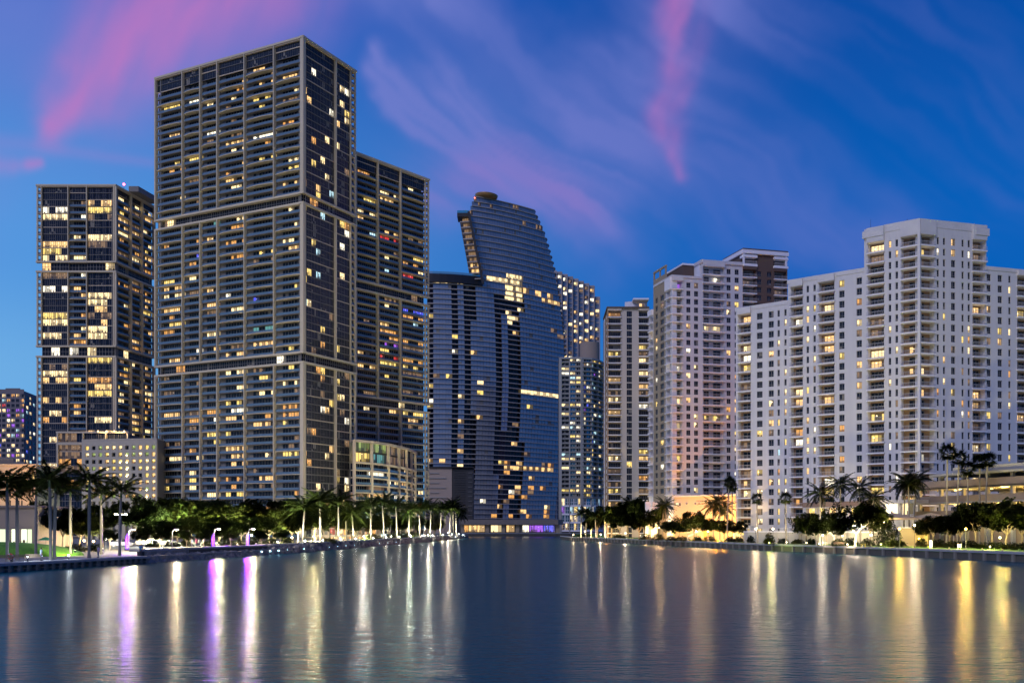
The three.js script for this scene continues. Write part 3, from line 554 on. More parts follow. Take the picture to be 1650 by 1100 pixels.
// large white condominium on the right: two arms meeting in a tall corner
{
  seed(611);
  const D0 = 270, C = PX(1482, D0), d1 = [-0.767, -0.641], d2 = [0.957, -0.292], pitch = 2.86, Y = py => YY(py, D0);
  const t = new Thing('condominium', 'large white condominium with stacked balconies and a tall corner on the right', 'building', C);
  const yTop = Y(353), base = Y(353) - 4.0 - 28 * pitch;      // storeys counted down from the roof
  const row = k => base + k * pitch, bag = moodBag('warm:6 cream:7 yellow:5 white:4 amber:3 dim:6 cool:1');
  const q1 = t.face(off(C, d1, 80), C), len = 80 - q1.u(1186), A = off(C, d1, len), f1 = t.face(A, C);
  const u = px => f1.u(px), tw = u(1393), wg = u(1270);
  const com = { pitch, wall: M.white, back: M.tan, lit: 0.33, bag, y0: row(0), skirt: 0, frame: M.winFrame };
  const win = (px, wpx, panes, x = {}) => ({ a: px - wpx / 2, b: px + wpx / 2, type: 'win', panes, ...x }), balc = (a, b, x = {}) => ({ a, b, type: 'balc', ...x });
  punchedFace(t, f1, { ...com, n: 23, yTop: row(23) + 1.9, from: 0, to: wg, cols: [balc(1190, 1210), win(1224.5, 9, 3), win(1243, 8, 2), win(1255, 3.6, 1), win(1266, 3.6, 1)] });
  punchedFace(t, f1, { ...com, n: 25, yTop: row(25) + 1.9, from: wg, to: tw, cols: [balc(1275, 1294), win(1302, 3.8, 1), win(1313, 3.8, 1), balc(1320, 1345), win(1357, 8.5, 2), win(1385, 8.5, 2)] });
  punchedFace(t, f1, { ...com, n: 28, yTop, from: tw, cols: [balc(1399, 1425, { glass: 0.85 }), win(1434.5, 4, 1), win(1445.5, 4, 1), balc(1453, 1481.6, { over: 0.2, glass: 0.45, gu: 0.6 })] });
  const B = off(C, d2, 50), f2 = t.face(C, B), e2 = f2.u(1590);
  punchedFace(t, f2, { ...com, n: 28, yTop, to: e2, lit: 0.22, cols: [{ u0: 0.1, u1: f2.u(1506), type: 'balc', over: 0.2, glass: 0.5, gu: 0.2, proud: 0.7 }, win(1512, 3.6, 1), win(1522, 3.6, 1), win(1536.6, 6.6, 2), win(1552, 3.6, 1), win(1562, 3.6, 1), balc(1568, 1588)] });
  punchedFace(t, f2, { ...com, n: 25, yTop: row(25) + 1.4, from: e2, lit: 0.22, cols: [win(1594, 6.6, 2), win(1612, 7, 2), win(1627.6, 3.8, 1), balc(1640, 1662), win(1672, 4, 1), win(1686, 7, 2)] });
  t.box('corner_post', M.white, f1, f1.w + 0.1, (row(0) + yTop) / 2, 0.4, 0.7, yTop - row(0), 0.7);
  // penthouse parapets, roofs and masts
  const at = (uu, n) => [A[0] - d1[0] * uu + n * f1.dz, A[1] - d1[1] * uu - n * f1.dx];
  const R = (uu, n) => [A[0] + f1.dx * uu + Math.sin(f1.th) * n, A[1] + f1.dz * uu + Math.cos(f1.th) * n], R2 = (uu, n) => [C[0] + f2.dx * uu + Math.sin(f2.th) * n, C[1] + f2.dz * uu + Math.cos(f2.th) * n];
  t.solid('core', prism([R(0.6, -1.9), R(wg, -1.9), R(wg, -16), R(0.6, -16)], 0, row(23) + 1.2), M.whiteB);
  t.solid('core', prism([R(wg, -1.9), R(tw, -1.9), R(tw, -16), R(wg, -16)], 0, row(25) + 1.2), M.whiteB);
  t.solid('core', prism([R(tw + 0.5, -1.9), R(f1.w - 1.6, -1.9), R2(1.6, -1.9), R2(e2 - 0.4, -1.9), R2(e2 - 0.4, -16), R(tw + 0.5, -16)], 0, yTop - 0.6), M.whiteB);
  t.solid('core', prism([R2(e2, -1.9), R2(50, -1.9), R2(50, -16), R2(e2, -16)], 0, row(25) + 0.8), M.whiteB);
  t.solid('parapet', prism([R(u(1425), 0.12), R(f1.w, 0.12), R2(f2.u(1572), 0.12), R2(f2.u(1572), -12), R(u(1425), -12)], yTop - 1.8, yTop + 0.25), M.white);
  t.solid('parapet', prism([R(tw - 0.2, 0.9), R(u(1426), 0.9), R(u(1426), -12), R(tw - 0.2, -12)], yTop - 2.6, yTop - 0.8), M.white);
  t.solid('parapet', prism([R2(f2.u(1570), 0.9), R2(e2 + 0.3, 0.9), R2(e2 + 0.3, -12), R2(f2.u(1570), -12)], yTop - 2.8, yTop - 0.9), M.white);
  t.solid('parapet', prism([R(wg - 0.2, 0.15), R(tw, 0.15), R(tw, -14), R(wg - 0.2, -14)], row(25) + 1.1, row(25) + 2.2), M.white);
  t.solid('parapet', prism([R(-0.2, 0.15), R(wg, 0.15), R(wg, -14), R(-0.2, -14)], row(23) + 1.1, row(23) + 2.2), M.white);
  t.solid('parapet', prism([R2(e2, 0.15), R2(50, 0.15), R2(50, -14), R2(e2, -14)], row(25) + 0.8, row(25) + 1.8), M.white);
  const mp = R(u(1450), -6); t.solid('mast', merge([bx(0.1, 2.2, 0.1, mp[0], yTop + 1.3, mp[1]), bx(0.9, 0.08, 0.08, mp[0], yTop + 2.0, mp[1]), bx(0.08, 0.5, 0.5, mp[0] - 0.4, yTop + 1.1, mp[1])]), M.darkMetal);
  const mq = R(u(1397), -3); t.solid('mast', tube([[mq[0], yTop - 1, mq[1]], [mq[0], yTop + 3.4, mq[1]]], [0.06, 0.03], 5), M.darkMetal);
  t.flush();
}
// second condominium: white arms and a brown tower
{
  seed(622);
  const D0 = 356, C = PX(1131, D0), d = [0.967, -0.256], b = [-0.256, -0.967], pitch = 2.84, Y = py => YY(py, D0);
  const t = new Thing('condominium', 'white and brown condominium with orange lit base in the middle of the right bank', 'building', C);
  const L = off(C, d, -14), f = t.face(L, off(C, d, 48)), e1 = f.u(1083), e2 = f.u(1131), e3 = f.u(1197), e4 = f.u(1269);
  const rows = 28, base = Y(420) - 1.9 - rows * pitch, row = k => base + k * pitch, bag = moodBag('warm:4 cream:6 yellow:5 white:3 amber:4 dim:4 violet:1');
  const com = { pitch, wall: M.white, back: M.white, lit: 0.17, bag, y0: base, skirt: 0, frame: M.winFrame };
  const win = (px, wpx, panes) => ({ a: px - wpx / 2, b: px + wpx / 2, type: 'win', panes }), balc = (a, bb, x = {}) => ({ a, b: bb, type: 'balc', ...x });
  punchedFace(t, f, { ...com, n: 26, yTop: row(26) + 1.4, from: e1, to: e2, cols: [balc(1083.5, 1099.5, { glass: 0.9 }), win(1109.6, 6.6, 2), win(1122, 6.6, 2)] });
  punchedFace(t, f, { ...com, n: 28, yTop: row(28) + 1.9, from: e2, to: e3, cols: [balc(1133, 1167, { deep: 1.1, split: [[0.10, 0.33], [0.55, 0.88]], glass: 0.78 }), win(1174.5, 6.6, 2), win(1187.5, 6.6, 2)] });
  punchedFace(t, f, { ...com, n: 28, yTop: row(28) + 1.0, from: e3, to: e4, wall: M.brown, back: M.taupe, slab: M.whiteB, cols: [balc(1198, 1218, { gu: 0.2 }), win(1224, 6.6, 2), win(1240, 7, 2), balc(1248, 1267)] });
  // top of the brown tower
  const R = (uu, n) => [L[0] + d[0] * uu + b[0] * -n, L[1] + d[1] * uu - b[1] * n];
  const yb = row(28) + 1.0, yt = Y(399);
  t.solid('brown_wall', prism([R(f.u(1219), -0.1), R(f.u(1247), -0.1), R(f.u(1247), -14), R(f.u(1219), -14)], yb, yt), M.brown);
  t.solid('brown_wall', prism([R(e3 + 0.3, -2.2), R(e4 - 0.3, -2.2), R(e4 - 0.3, -14), R(e3 + 0.3, -14)], yb - 0.5, yt - 0.2), M.brown);
  for (const k of [0.2, 3.3]) for (const [a, c] of [[1198, 1218.5], [1247.5, 1268]]) { const u0 = f.u(a), u1 = f.u(c); t.box('balcony_slab', M.whiteB, f, (u0 + u1) / 2, yb + k + 0.3, -0.7, u1 - u0 + 0.5, 0.8, 2.8); t.geo('railing', picketRail(u1 - u0), M.frameWhite, f, (u0 + u1) / 2, yb + k + 0.7, 0.55, 3); }
  for (const px of [1198, 1266]) t.box('column', M.whiteB, f, f.u(px), (yb + yt) / 2, 0.3, 0.55, yt - yb, 0.55);
  t.solid('roof_edge', prism([R(e3 - 0.4, 0.8), R(e4 + 0.2, 0.8), R(e4 + 0.2, -15), R(e3 - 0.4, -15)], yt - 0.9, yt + 0.4), M.whiteB);
  t.solid('roof', prism([R(e3 - 0.1, 0.6), R(e4, 0.6), R(e4, -15), R(e3 - 0.1, -15)], yt + 0.4, yt + 0.9), M.brown);
  t.solid('brown_wall', prism([R(f.u(1268), -5), R(f.u(1279), -5), R(f.u(1279), -18), R(f.u(1268), -18)], row(24), yt - 1.5), M.brown);
  t.solid('roof_edge', prism([R(f.u(1267), -4.6), R(f.u(1280), -4.6), R(f.u(1280), -18), R(f.u(1267), -18)], yt - 1.5, yt - 0.9), M.whiteB);
  // receding left side: taupe wall, white balconies
  const P1 = R(e1, 0), fs = t.face(off(P1, b, 60), P1), sw = px => fs.u(px), S0 = fs.u(1046);
  const rowsS = 25;
  punchedFace(t, fs, { ...com, n: rowsS, yTop: row(26) + 1.2, from: sw(1073), wall: M.whiteB, cols: [{ a: 1074, b: 1082.6, type: 'balc', glass: 0.7, over: 0.1 }] });
  punchedFace(t, fs, { ...com, n: rowsS, yTop: row(26) + 3.8, from: sw(1053), to: sw(1073), wall: M.taupe, cols: [win(1058, 4, 2), win(1067, 6, 3)] });
  punchedFace(t, fs, { ...com, n: 23, yTop: row(23) + 2.0, from: S0, to: sw(1053), wall: M.whiteB, cols: [{ a: 1046.5, b: 1052.5, type: 'balc', glass: 0.7, over: 0.1 }] });
  t.solid('core', prism([R(e1 + 2, -2.0), R(e2, -2.0), R(e2, -(58 - S0)), R(e1 + 2, -(58 - S0))], 0, row(26)), M.whiteB);
  t.solid('core', prism([R(e2, -1.8), R(e3, -1.8), R(e3, -20), R(e2, -20)], 0, row(28) + 1.2), M.whiteB);
  t.solid('core', prism([R(e3, -1.8), R(e4, -1.8), R(e4, -20), R(e3, -20)], 0, row(28) + 0.6), M.whiteB);
  t.solid('parapet', prism([R(e1 - 0.2, 0.3), R(e2, 0.3), R(e2, -16), R(e1 - 0.2, -16)], row(26) + 1.2, row(26) + 2.0), M.white);
  t.solid('parapet', prism([R(e2 - 0.3, 0.5), R(e3 + 0.2, 0.5), R(e3 + 0.2, -14), R(e2 - 0.3, -14)], row(28) + 1.2, row(28) + 2.3), M.white);
  t.solid('brown_wall', prism([R(f.u(1112), -6), R(f.u(1130), -6), R(f.u(1130), -20), R(f.u(1112), -20)], row(26), row(28) + 1.6), M.brown);
  t.solid('roof_edge', prism([R(f.u(1111), -5.6), R(f.u(1130), -5.6), R(f.u(1130), -20), R(f.u(1111), -20)], row(28) + 1.6, row(28) + 2.2), M.whiteB);
  // roof frame over the taupe part
  const FR = (px, y0, y1, w = 0.5) => { const uu = sw(px); t.box('roof_frame', M.taupe, fs, uu, (y0 + y1) / 2, -0.25, w, y1 - y0, 0.5); };
  FR(1053.5, row(26) + 3.8, row(26) + 6.3); FR(1072, row(26) + 3.8, row(26) + 6.3); FR(1063, row(26) + 3.8, row(26) + 6.3, 0.4); t.box('roof_frame', M.taupe, fs, (sw(1053) + sw(1073)) / 2, row(26) + 6.5, -0.25, sw(1073) - sw(1053), 0.6, 0.6);
  // colonnade at the foot of the left side
  for (const px of [1044, 1055]) { const p = PX(px, D0 + 2); t.solid('column', merge([bx(1.7, YY(808, D0), 1.7, p[0], YY(808, D0) / 2, p[1])]), M.whiteB); }
  t.flush();
}
// slender condominium with dark slot windows
{
  seed(633);
  const D = 432, A = PX(979, D), B = PX(1046, D), Y = py => YY(py, D), t = new Thing('condominium', 'slender pale condominium with dark window slots and long balconies beside the river', 'building', A), f = t.face(A, B), pitch = 2.76, n = 35, base = Y(497) - 0.9 - n * pitch;
  const bag = moodBag('amber:6 warm:5 cream:3 yellow:3 dim:3 white:1');
  punchedFace(t, f, { pitch, wall: std([0.76, 0.66, 0.56], 0.85, 0, { map: stainTex }), back: M.taupe, slab: M.whiteB, lit: 0.46, bag, y0: base, n, yTop: Y(497), railMat: M.mullionDark, cols: [{ a: 980, b: 1001, type: 'balc', glass: 0.92, over: 0.3 }, { a: 1010, b: 1018.5, type: 'win', panes: 3, h: 2.36, sill: 0.2, lit: 0.06, transom: 0 }, { a: 1029.5, b: 1046, type: 'balc', glass: 0.9, over: 0.2 }] });  // cream tint puts the warm orange lamp light into the wall colour
  t.solid('core', prism([[A[0] + 0.4, A[1] - 2.1], [B[0], A[1] - 2.1], [B[0], A[1] - 20], [A[0] + 0.4, A[1] - 20]], 0, Y(499)), M.whiteB);
  const fl = t.face([A[0] + 0.6, A[1] - 26], A);
  punchedFace(t, fl, { pitch, wall: M.tan, back: M.tan, lit: 0.3, bag, y0: base, n, yTop: Y(499), cols: [{ u0: 6, u1: 10, type: 'win', panes: 3, h: 1.9 }, { u0: 16, u1: 22, type: 'win', panes: 4, h: 1.9 }] });
  t.solid('roof_edge', prism([[A[0] + 0.2, A[1] - 24], [A[0] - 0.4, A[1] + 1.0], [B[0], A[1] + 1.0], [B[0], A[1] - 24]], Y(497), Y(494.5)), std([0.12, 0.09, 0.07], 0.8));
  const ph = t.face(PX(1021, D + 6), PX(1043, D + 6));
  t.solid('penthouse', prism([PX(1007, D + 9), PX(1014, D + 8), PX(1021, D + 8), PX(1043, D + 8), PX(1043, D + 20), PX(1007, D + 20)], Y(495), Y(479)), M.whiteB);
  window_(t, ph, ph.u(1034), Y(489), 1.4, 2.4, 2.2, 2, { frame: M.frameWhite, glass: M.glassBlack, mood: MOOD.warm });
  t.box('balcony_slab', M.whiteB, ph, ph.w / 2, Y(490.5) - 1.5, 1.4, ph.w, 0.4, 4); t.box('balcony_slab', M.whiteB, ph, ph.w / 2, Y(478.5), 0.2, ph.w + 0.8, 0.7, 5);
  t.flush();
}
// gridded office tower stepping down to the right
{
  seed(644);
  const D = 900, Y = py => YY(py, D), t = new Thing('office_tower', 'stepped office tower with a grid of bright square windows behind sail tower', 'building', PX(930, D));
  const mats = [std([0.42, 0.37, 0.36], 0.8), std([0.36, 0.315, 0.305], 0.8)];
  for (let k = 0; k < 9; k++) {
    const a = PX(889 + k * 8.7, D + k * 4.2), b = PX(889 + (k + 1) * 8.7 - 0.9, D + k * 4.2), top = Y(436.5 + Math.max(0, k - 1) * 1.9 + (k === 8 ? 15 : 0)), f = t.face(a, b), n = Math.floor((top - 20) / 4.25), m = mats[k % 2];
    t.box('wall_pier', m, f, 0.35, top / 2, -0.3, 0.75, top, 0.8); t.box('wall_pier', m, f, f.w - 0.1, top / 2, -1.2, 0.85, top, 2.6);
    t.solid('core', prism([[a[0], a[1] - 0.6], [b[0] + 0.5, a[1] - 0.6], [b[0] + 0.5, a[1] - 30], [a[0], a[1] - 30]], 0, top - 0.3), M.core);
    for (let i = 0; i < n; i++) { const y = top - 1.4 - (i + 1) * 4.25; if (y < Y(700)) break; t.box('spandrel', m, f, f.w / 2, y + 4.25 - 0.55, -0.25, f.w - 0.9, 1.3, 0.7); const bright = i < 1 ? 0.95 : i < 4 ? 0.5 : 0.42; window_(t, f, f.w / 2 + 0.1, y + 1.55, -0.45, f.w - 1.1, 2.9, 2, { frame: M.mullionDark, glass: M.glassBlue, mood: rnd() < bright ? MOOD[pick(['cream', 'white', 'cream', 'white', 'warm', 'dim'])] : null }); }
    t.box('roof_edge', m, f, f.w / 2, top - 0.4, -0.3, f.w + 0.4, 1.6, 1.2);
  }
  t.flush();
}
// teal glass condominium with a rounded end
{
  seed(655);
  const D = 690, Y = py => YY(py, D), pts = [[903, D], [918, D], [938, D], [953, D + 3], [963, D + 9], [970, D + 18], [974, D + 32]].map(([p, d]) => PX(p, d)), t = new Thing('teal_condominium', 'teal glass condominium with a rounded end in front of the office tower', 'building', pts[0]);
  const top = Y(576), n = 31, pitch = (top - 26) / n, bag = moodBag('cream:6 yellow:5 white:4 cool:4 dim:3 violet:1 blue:1');
  t.solid('core', prism([...pts.map(p => [p[0] - 0.6, p[1] - 2.2]), [pts[0][0], pts[6][1]]], 0, top - 1), M.core);
  for (let i = 0; i + 1 < pts.length; i++) {
    const f = t.face(pts[i], pts[i + 1]);
    t.box('wall_pier', M.concrete, f, 0, top / 2, -0.1, i === 2 || i === 0 ? 1.9 : 0.8, top, 1.2);
    for (let k = 0; k < n; k++) {
      const y = 26 + k * pitch; t.box('balcony_slab', M.concrete, f, f.w / 2, y, i > 1 ? 0.1 : -0.5, f.w, 0.55, i > 1 ? 2.6 : 1.2);
      const c = Math.max(1, Math.round(f.w / 4.2)); for (let q = 0; q < c; q++) window_(t, f, f.w * (q + 0.5) / c, y + pitch / 2 + 0.1, -0.9, f.w / c - 0.6, pitch - 0.8, 2, { frame: M.concrete, glass: (q + i) % 2 ? M.glassTeal : M.glassBlack, mood: rnd() < 0.36 ? MOOD[pick(bag)] : null, bar: 0.3 });
    }
    // tall loft storeys at the foot
    for (let k = 0; k < 4; k++) { const c = Math.max(1, Math.round(f.w / 3.2)); for (let q = 0; q < c; q++) window_(t, f, f.w * (q + 0.5) / c, 3.6 + k * 5.6 + 2.6, -0.5, f.w / c - 0.6, 4.8, 2, { frame: M.whiteB, glass: M.glassTeal, mood: rnd() < 0.5 ? MOOD[pick(bag)] : null, bar: 0.2, transom: 0.45 }); t.box('spandrel', M.whiteB, f, f.w / 2, 3.4 + k * 5.6, -0.2, f.w, 0.9, 1.2); }
  }
  const cr = PX(950, D + 14); t.solid('roof_drum', (() => { const g = new THREE.CylinderGeometry(6.8, 6.8, Y(547) - top, 28, 1); g.translate(cr[0], (Y(547) + top) / 2, cr[1]); return g; })(), std([0.30, 0.235, 0.19], 0.85));
  t.solid('roof_edge', prism([...pts.map((p, i) => [p[0] + (i > 2 ? 0.5 : 0), p[1] + 0.8]), [pts[0][0], pts[6][1]]], top - 1, top + 0.2), M.concrete);
  t.flush();
}
// far apartment tower at the left margin
{
  seed(666);
  const D = 820, Y = py => YY(py, D), A = PX(-14, D), B = PX(34, D), t = new Thing('apartment_tower', 'distant apartment tower with colourful lit windows at the left margin of the picture', 'building', A), f = t.face(A, B), f2 = t.face(B, PX(59, D + 38)), pitch = 4.0, bag = moodBag('cream:5 white:4 warm:3 violet:3 red:1 cool:3 yellow:2 blue:1 amber:2');
  const wall = std([0.20, 0.175, 0.17], 0.85), top = Y(627), n = Math.floor((top - 30) / pitch);
  const cols = []; for (let px = -12; px < 33; px += 7.4) cols.push({ a: px, b: px + 5.2, type: 'win', panes: 3, h: 2.5 });
  punchedFace(t, f, { pitch, wall, back: wall, lit: 0.5, bag, y0: top - 3 - n * pitch, n, yTop: top, cols });
  const c2 = []; for (let px = 36; px < 57; px += 5.6) c2.push({ a: px, b: px + 3.4, type: 'win', panes: 2, h: 2.5 });
  punchedFace(t, f2, { pitch, wall, back: wall, lit: 0.35, bag, y0: top - 3 - n * pitch, n, yTop: top - 0.6, cols: c2 });
  t.solid('core', prism([[A[0], A[1] - 1], [B[0] - 0.5, B[1] - 1], PX(57, D + 38), [A[0], A[1] - 40]], 0, top - 0.5), M.core);
  t.solid('plant_room', prism([PX(8, D + 12), PX(32, D + 12), PX(32, D + 24), PX(8, D + 24)], top - 0.5, Y(622)), wall);
  t.flush();
}
// white block with square openings
{
  seed(677);
  const D = 400, Y = py => YY(py, D), A = PX(131, D), B = PX(252, D - 6), t = new Thing('parking_block', 'white block with rows of small square lit openings between the left towers', 'building', A), f = t.face(A, B), pitch = 11.1 * D / FOCAL;
  const wall = std([0.66, 0.58, 0.45], 0.85, 0, { map: stainTex }), yTop = Y(709), y0 = yTop - 2.4 - 8 * pitch, th = 0.9;
  const cols = []; for (let k = 0; k < 11; k++) cols.push([f.u(136.6 + k * 10.72), f.u(142.4 + k * 10.72)]);
  let u = 0; for (const [a, b] of [...cols, [f.w, f.w]]) { if (a > u) t.box('wall_pier', wall, f, (u + a) / 2, yTop / 2, -th / 2, a - u, yTop, th); u = b; }
  for (const [a, b] of cols) for (let k = 0; k <= 8; k++) {
    const y = y0 + k * pitch, oy = y + pitch - 1.5;             // opening from oy to oy + 1.5
    t.box('spandrel', wall, f, (a + b) / 2, k === 8 ? (y0 + 8 * pitch + yTop) / 2 : (y + oy) / 2, -th / 2 - 0.003, b - a, k === 8 ? yTop - y0 - 8 * pitch : oy - y, th);
    if (k < 8) window_(t, f, (a + b) / 2, oy + 0.75, -th + 0.1, b - a, 1.5, 1, { frame: wall, glass: M.glassBlack, mood: rnd() < 0.9 ? MOOD[pick(['yellow', 'green', 'yellow', 'cream', 'warm'])] : null, bar: 0.06 });
  }
  t.solid('core', prism([[A[0], A[1] - 1], [B[0], B[1] - 1], [B[0], B[1] - 16], [A[0], A[1] - 16]], 0, yTop - 0.2), M.core);
  t.solid('parapet', prism([[A[0], A[1] + 0.1], [B[0], B[1] + 0.1], [B[0], B[1] - 16], [A[0], A[1] - 16]], yTop - 0.2, yTop + 0.3), wall);
  for (const k of [[6, 6], [6, 5], [6, 4], [6, 3], [6, 2], [9, 1], [9, 0], [5, 5]]) t.geo('wall_light', new THREE.SphereGeometry(0.3, 8, 6), glow([1, 0.92, 0.55], 6, 'wall_light'), f, (cols[k[0]][0] + cols[k[0]][1]) / 2, y0 + (k[1] + 1) * pitch - 1.1, 0.1, 1);
  t.flush();
}
// orange lit low building and the glazed pavilion at the left margin
{
  seed(688);
  const D = 262, Y = py => YY(py, D), A = PX(-40, D), B = PX(57, D), t = new Thing('low_building', 'low tan building with dark vertical slots, lit orange, above the palms', 'building', A), f = t.face(A, B), wall = std([0.58, 0.41, 0.25], 0.85);
  const cols = []; for (const px of [-25, -20, 9, 14, 28, 33, 46, 51]) cols.push({ a: px, b: px + 2.6, type: 'win', panes: 1, h: 3.0, sill: 0.5, transom: 0, lit: 0.05 });
  punchedFace(t, f, { pitch: 3.9, wall, back: wall, lit: 0, y0: Y(779) - 11.7, n: 4, yTop: Y(750), cols });
  t.solid('core', prism([[A[0], A[1] - 0.9], [B[0], B[1] - 0.9], [B[0], B[1] - 14], [A[0], A[1] - 14]], 0, Y(751)), M.core);
  t.solid('parapet', prism([[A[0], A[1] + 0.2], [B[0] + 0.2, B[1] + 0.2], [B[0] + 0.2, B[1] - 14], [A[0], A[1] - 14]], Y(750), Y(747.5)), wall);
  t.solid('plant_room', prism([PX(-20, D + 4), PX(21, D + 4), PX(21, D + 12), PX(-20, D + 12)], Y(748), Y(737)), std([0.2, 0.16, 0.13], 0.85));
  t.flush();
  const l = new THREE.PointLight(new THREE.Color(1, 0.55, 0.2), 260); const p = PX(14, D - 9); l.position.set(p[0], Y(776), p[1]); l.shadow.radius = 10;
  const lamp = new THREE.Mesh(new THREE.SphereGeometry(0.22, 10, 8), glow([1, 0.72, 0.4], 9, 'lamp')); lamp.name = 'wall_lamp'; lamp.position.copy(l.position); const post = new THREE.Mesh(tube([[0, 0, 0], [0, -(Y(776) - GL), 0]], [0.06, 0.1], 6), M.darkMetal); post.name = 'post'; lamp.add(post); scene.add(lamp, l); tagged(lamp, 'small bright lamp before the orange lit low building', 'lamp');
}
{
  seed(699);
  const D = 196, Y = py => YY(py, D), A = PX(-45, D), B = PX(57.5, D - 4), t = new Thing('pavilion', 'taupe pavilion with large bright windows behind the grassy mound', 'building', A), f = t.face(A, B), wall = std([0.33, 0.27, 0.22], 0.85, 0, { map: stainTex });
  const g0 = Y(880), g1 = Y(852), top = Y(818);
  t.box('wall', wall, f, f.w / 2, (g1 + top) / 2, -0.3, f.w, top - g1, 0.6); t.box('wall', wall, f, f.w / 2, g0 / 2, -0.3, f.w, g0, 0.6);
  const cuts = [[-42, -28], [-26, 8], [15, 29], [31, 50.5]]; let u = 0;
  for (const [a, b] of cuts) { const u0 = Math.max(0, f.u(a)), u1 = f.u(b); if (u0 > u) t.box('wall_pier', wall, f, (u + u0) / 2, (g0 + g1) / 2, -0.3, u0 - u, g1 - g0, 0.6); window_(t, f, (u0 + u1) / 2, (g0 + g1) / 2, -0.4, u1 - u0, g1 - g0, 2, { frame: M.mullion, glass: M.glassBlack, mood: [glow([0.95, 1, 0.72], 1.7), glow([0.85, 0.95, 0.6], 1.2), glow([0.5, 0.62, 0.3], 0.9)] }); u = u1; }
  t.box('wall_pier', wall, f, (u + f.w) / 2, (g0 + g1) / 2, -0.3, f.w - u, g1 - g0, 0.6);
  t.solid('core', prism([[A[0], A[1] - 0.7], [B[0], B[1] - 0.7], [B[0], B[1] - 16], [A[0], A[1] - 16]], 0, top), wall);
  t.solid('roof', prism([[A[0], A[1] + 0.6], [B[0] + 0.3, B[1] + 0.6], [B[0] + 0.3, B[1] - 16], [A[0], A[1] - 16]], top, top + 0.4), std([0.18, 0.15, 0.13], 0.85));
  t.flush();
}
// parking garage at the right margin: tan parapet bands, lit decks
{
  seed(711);
  const A = PX(1474, 252), B = PX(1720, 208), t = new Thing('parking_garage', 'open parking garage with tan bands and yellow lit decks at the right margin', 'building', A), f = t.face(A, B), band = std([0.42, 0.32, 0.24], 0.85, 0, { map: stainTex }), up = EYE;
  const bands = [[2.6, 4.0], [5.7, 7.5], [9.2, 11.1]], depth = 26;
  for (const [a, b] of bands) { t.box('parapet', band, f, f.w / 2, up + (a + b) / 2, -0.3, f.w, b - a, 0.6); t.box('deck', M.concrete, f, f.w / 2, up + a + 0.15, -depth / 2, f.w, 0.4, depth); }
  t.box('deck', M.concrete, f, f.w / 2 + 3, up + 12.4, -depth / 2 + 0.6, f.w - 6, 0.5, depth); t.box('parapet', M.concrete, f, f.w / 2 + 6, up + 13.3, -1.4, f.w - 12, 1.5, 0.5);
  t.box('back_wall', M.concrete, f, f.w / 2, up + 4.5, -depth, f.w, 18, 0.5); t.box('wall', band, f, f.w / 2, 3.6, -3, f.w, 4.4, 0.5);
  for (let k = 0; k <= 6; k++) t.box('column', M.concrete, f, 0.6 + (f.w - 1.2) * k / 6, up + 3.2, -1.2, 0.7, 18, 0.8);
  const tubeMat = glow([1, 0.74, 0.30], 5, 'deck_light');
  for (const [a] of [[0], [4.4], [8]]) for (let k = 0; k < 4; k++) { const u = f.w * (0.14 + 0.24 * k), y = up + (a === 0 ? 2.35 : a + 1.0); t.box('deck_light', tubeMat, f, u, y, -7, 1.4, 0.12, 0.3); }
  t.flush();
  const nrm = [Math.sin(f.th), Math.cos(f.th)];
  for (const y of [1.6, 5.0, 8.6]) for (const s of [0.2, 0.5, 0.8]) { const l = new THREE.PointLight(new THREE.Color(1, 0.62, 0.16), 300); l.position.set(A[0] + f.dx * f.w * s - nrm[0] * 6, up + y, A[1] + f.dz * f.w * s - nrm[1] * 6); l.shadow.radius = 10; scene.add(l); }
}
// ---------------------------------------------------------------- sea walls, dock, rocks, lawns
const polyFaces = (tab, D, a, b, step) => { const out = []; for (let px = a; px < b - 0.01; px += step) out.push([PX(px, D(px)), PX(Math.min(b, px + step), D(Math.min(b, px + step)))]); return out; };
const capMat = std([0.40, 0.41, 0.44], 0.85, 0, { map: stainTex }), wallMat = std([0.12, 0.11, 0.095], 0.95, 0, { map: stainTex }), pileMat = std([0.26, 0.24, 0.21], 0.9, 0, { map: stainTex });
{
  seed(801);
  const t = new Thing('sea_wall', 'concrete sea wall with regular buttresses along the right bank', 'sea wall', PX(1240, 250));
  const tab = [[920, 446], [945, 421], [970, 400], [1000, 378], [1035, 351], [1080, 322], [1120, 300], [1160, 282], [1200, 265], [1240, 250], [1290, 236], [1340, 224], [1390, 213], [1440, 203], [1510, 190], [1580, 178], [1650, 166], [1740, 152]];
  for (let i = 0; i + 1 < tab.length; i++) {
    const P0 = PX(tab[i][0], DR(tab[i][0])), P1 = PX(tab[i + 1][0], DR(tab[i + 1][0])), f = t.face(P0, P1);
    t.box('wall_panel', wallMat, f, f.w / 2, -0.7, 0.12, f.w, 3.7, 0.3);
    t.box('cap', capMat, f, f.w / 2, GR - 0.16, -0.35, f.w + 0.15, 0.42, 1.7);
    const n = Math.max(1, Math.round(f.w / 4.2)); for (let k = 0; k < n; k++) t.box('buttress', pileMat, f, f.w * (k + 0.5) / n, 0.1, 0.42, 0.55, 2.4, 0.5);
  }
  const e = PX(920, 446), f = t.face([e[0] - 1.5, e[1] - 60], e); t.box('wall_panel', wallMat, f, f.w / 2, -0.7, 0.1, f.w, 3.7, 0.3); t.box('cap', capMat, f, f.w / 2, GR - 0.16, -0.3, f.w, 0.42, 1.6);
  t.flush();
}
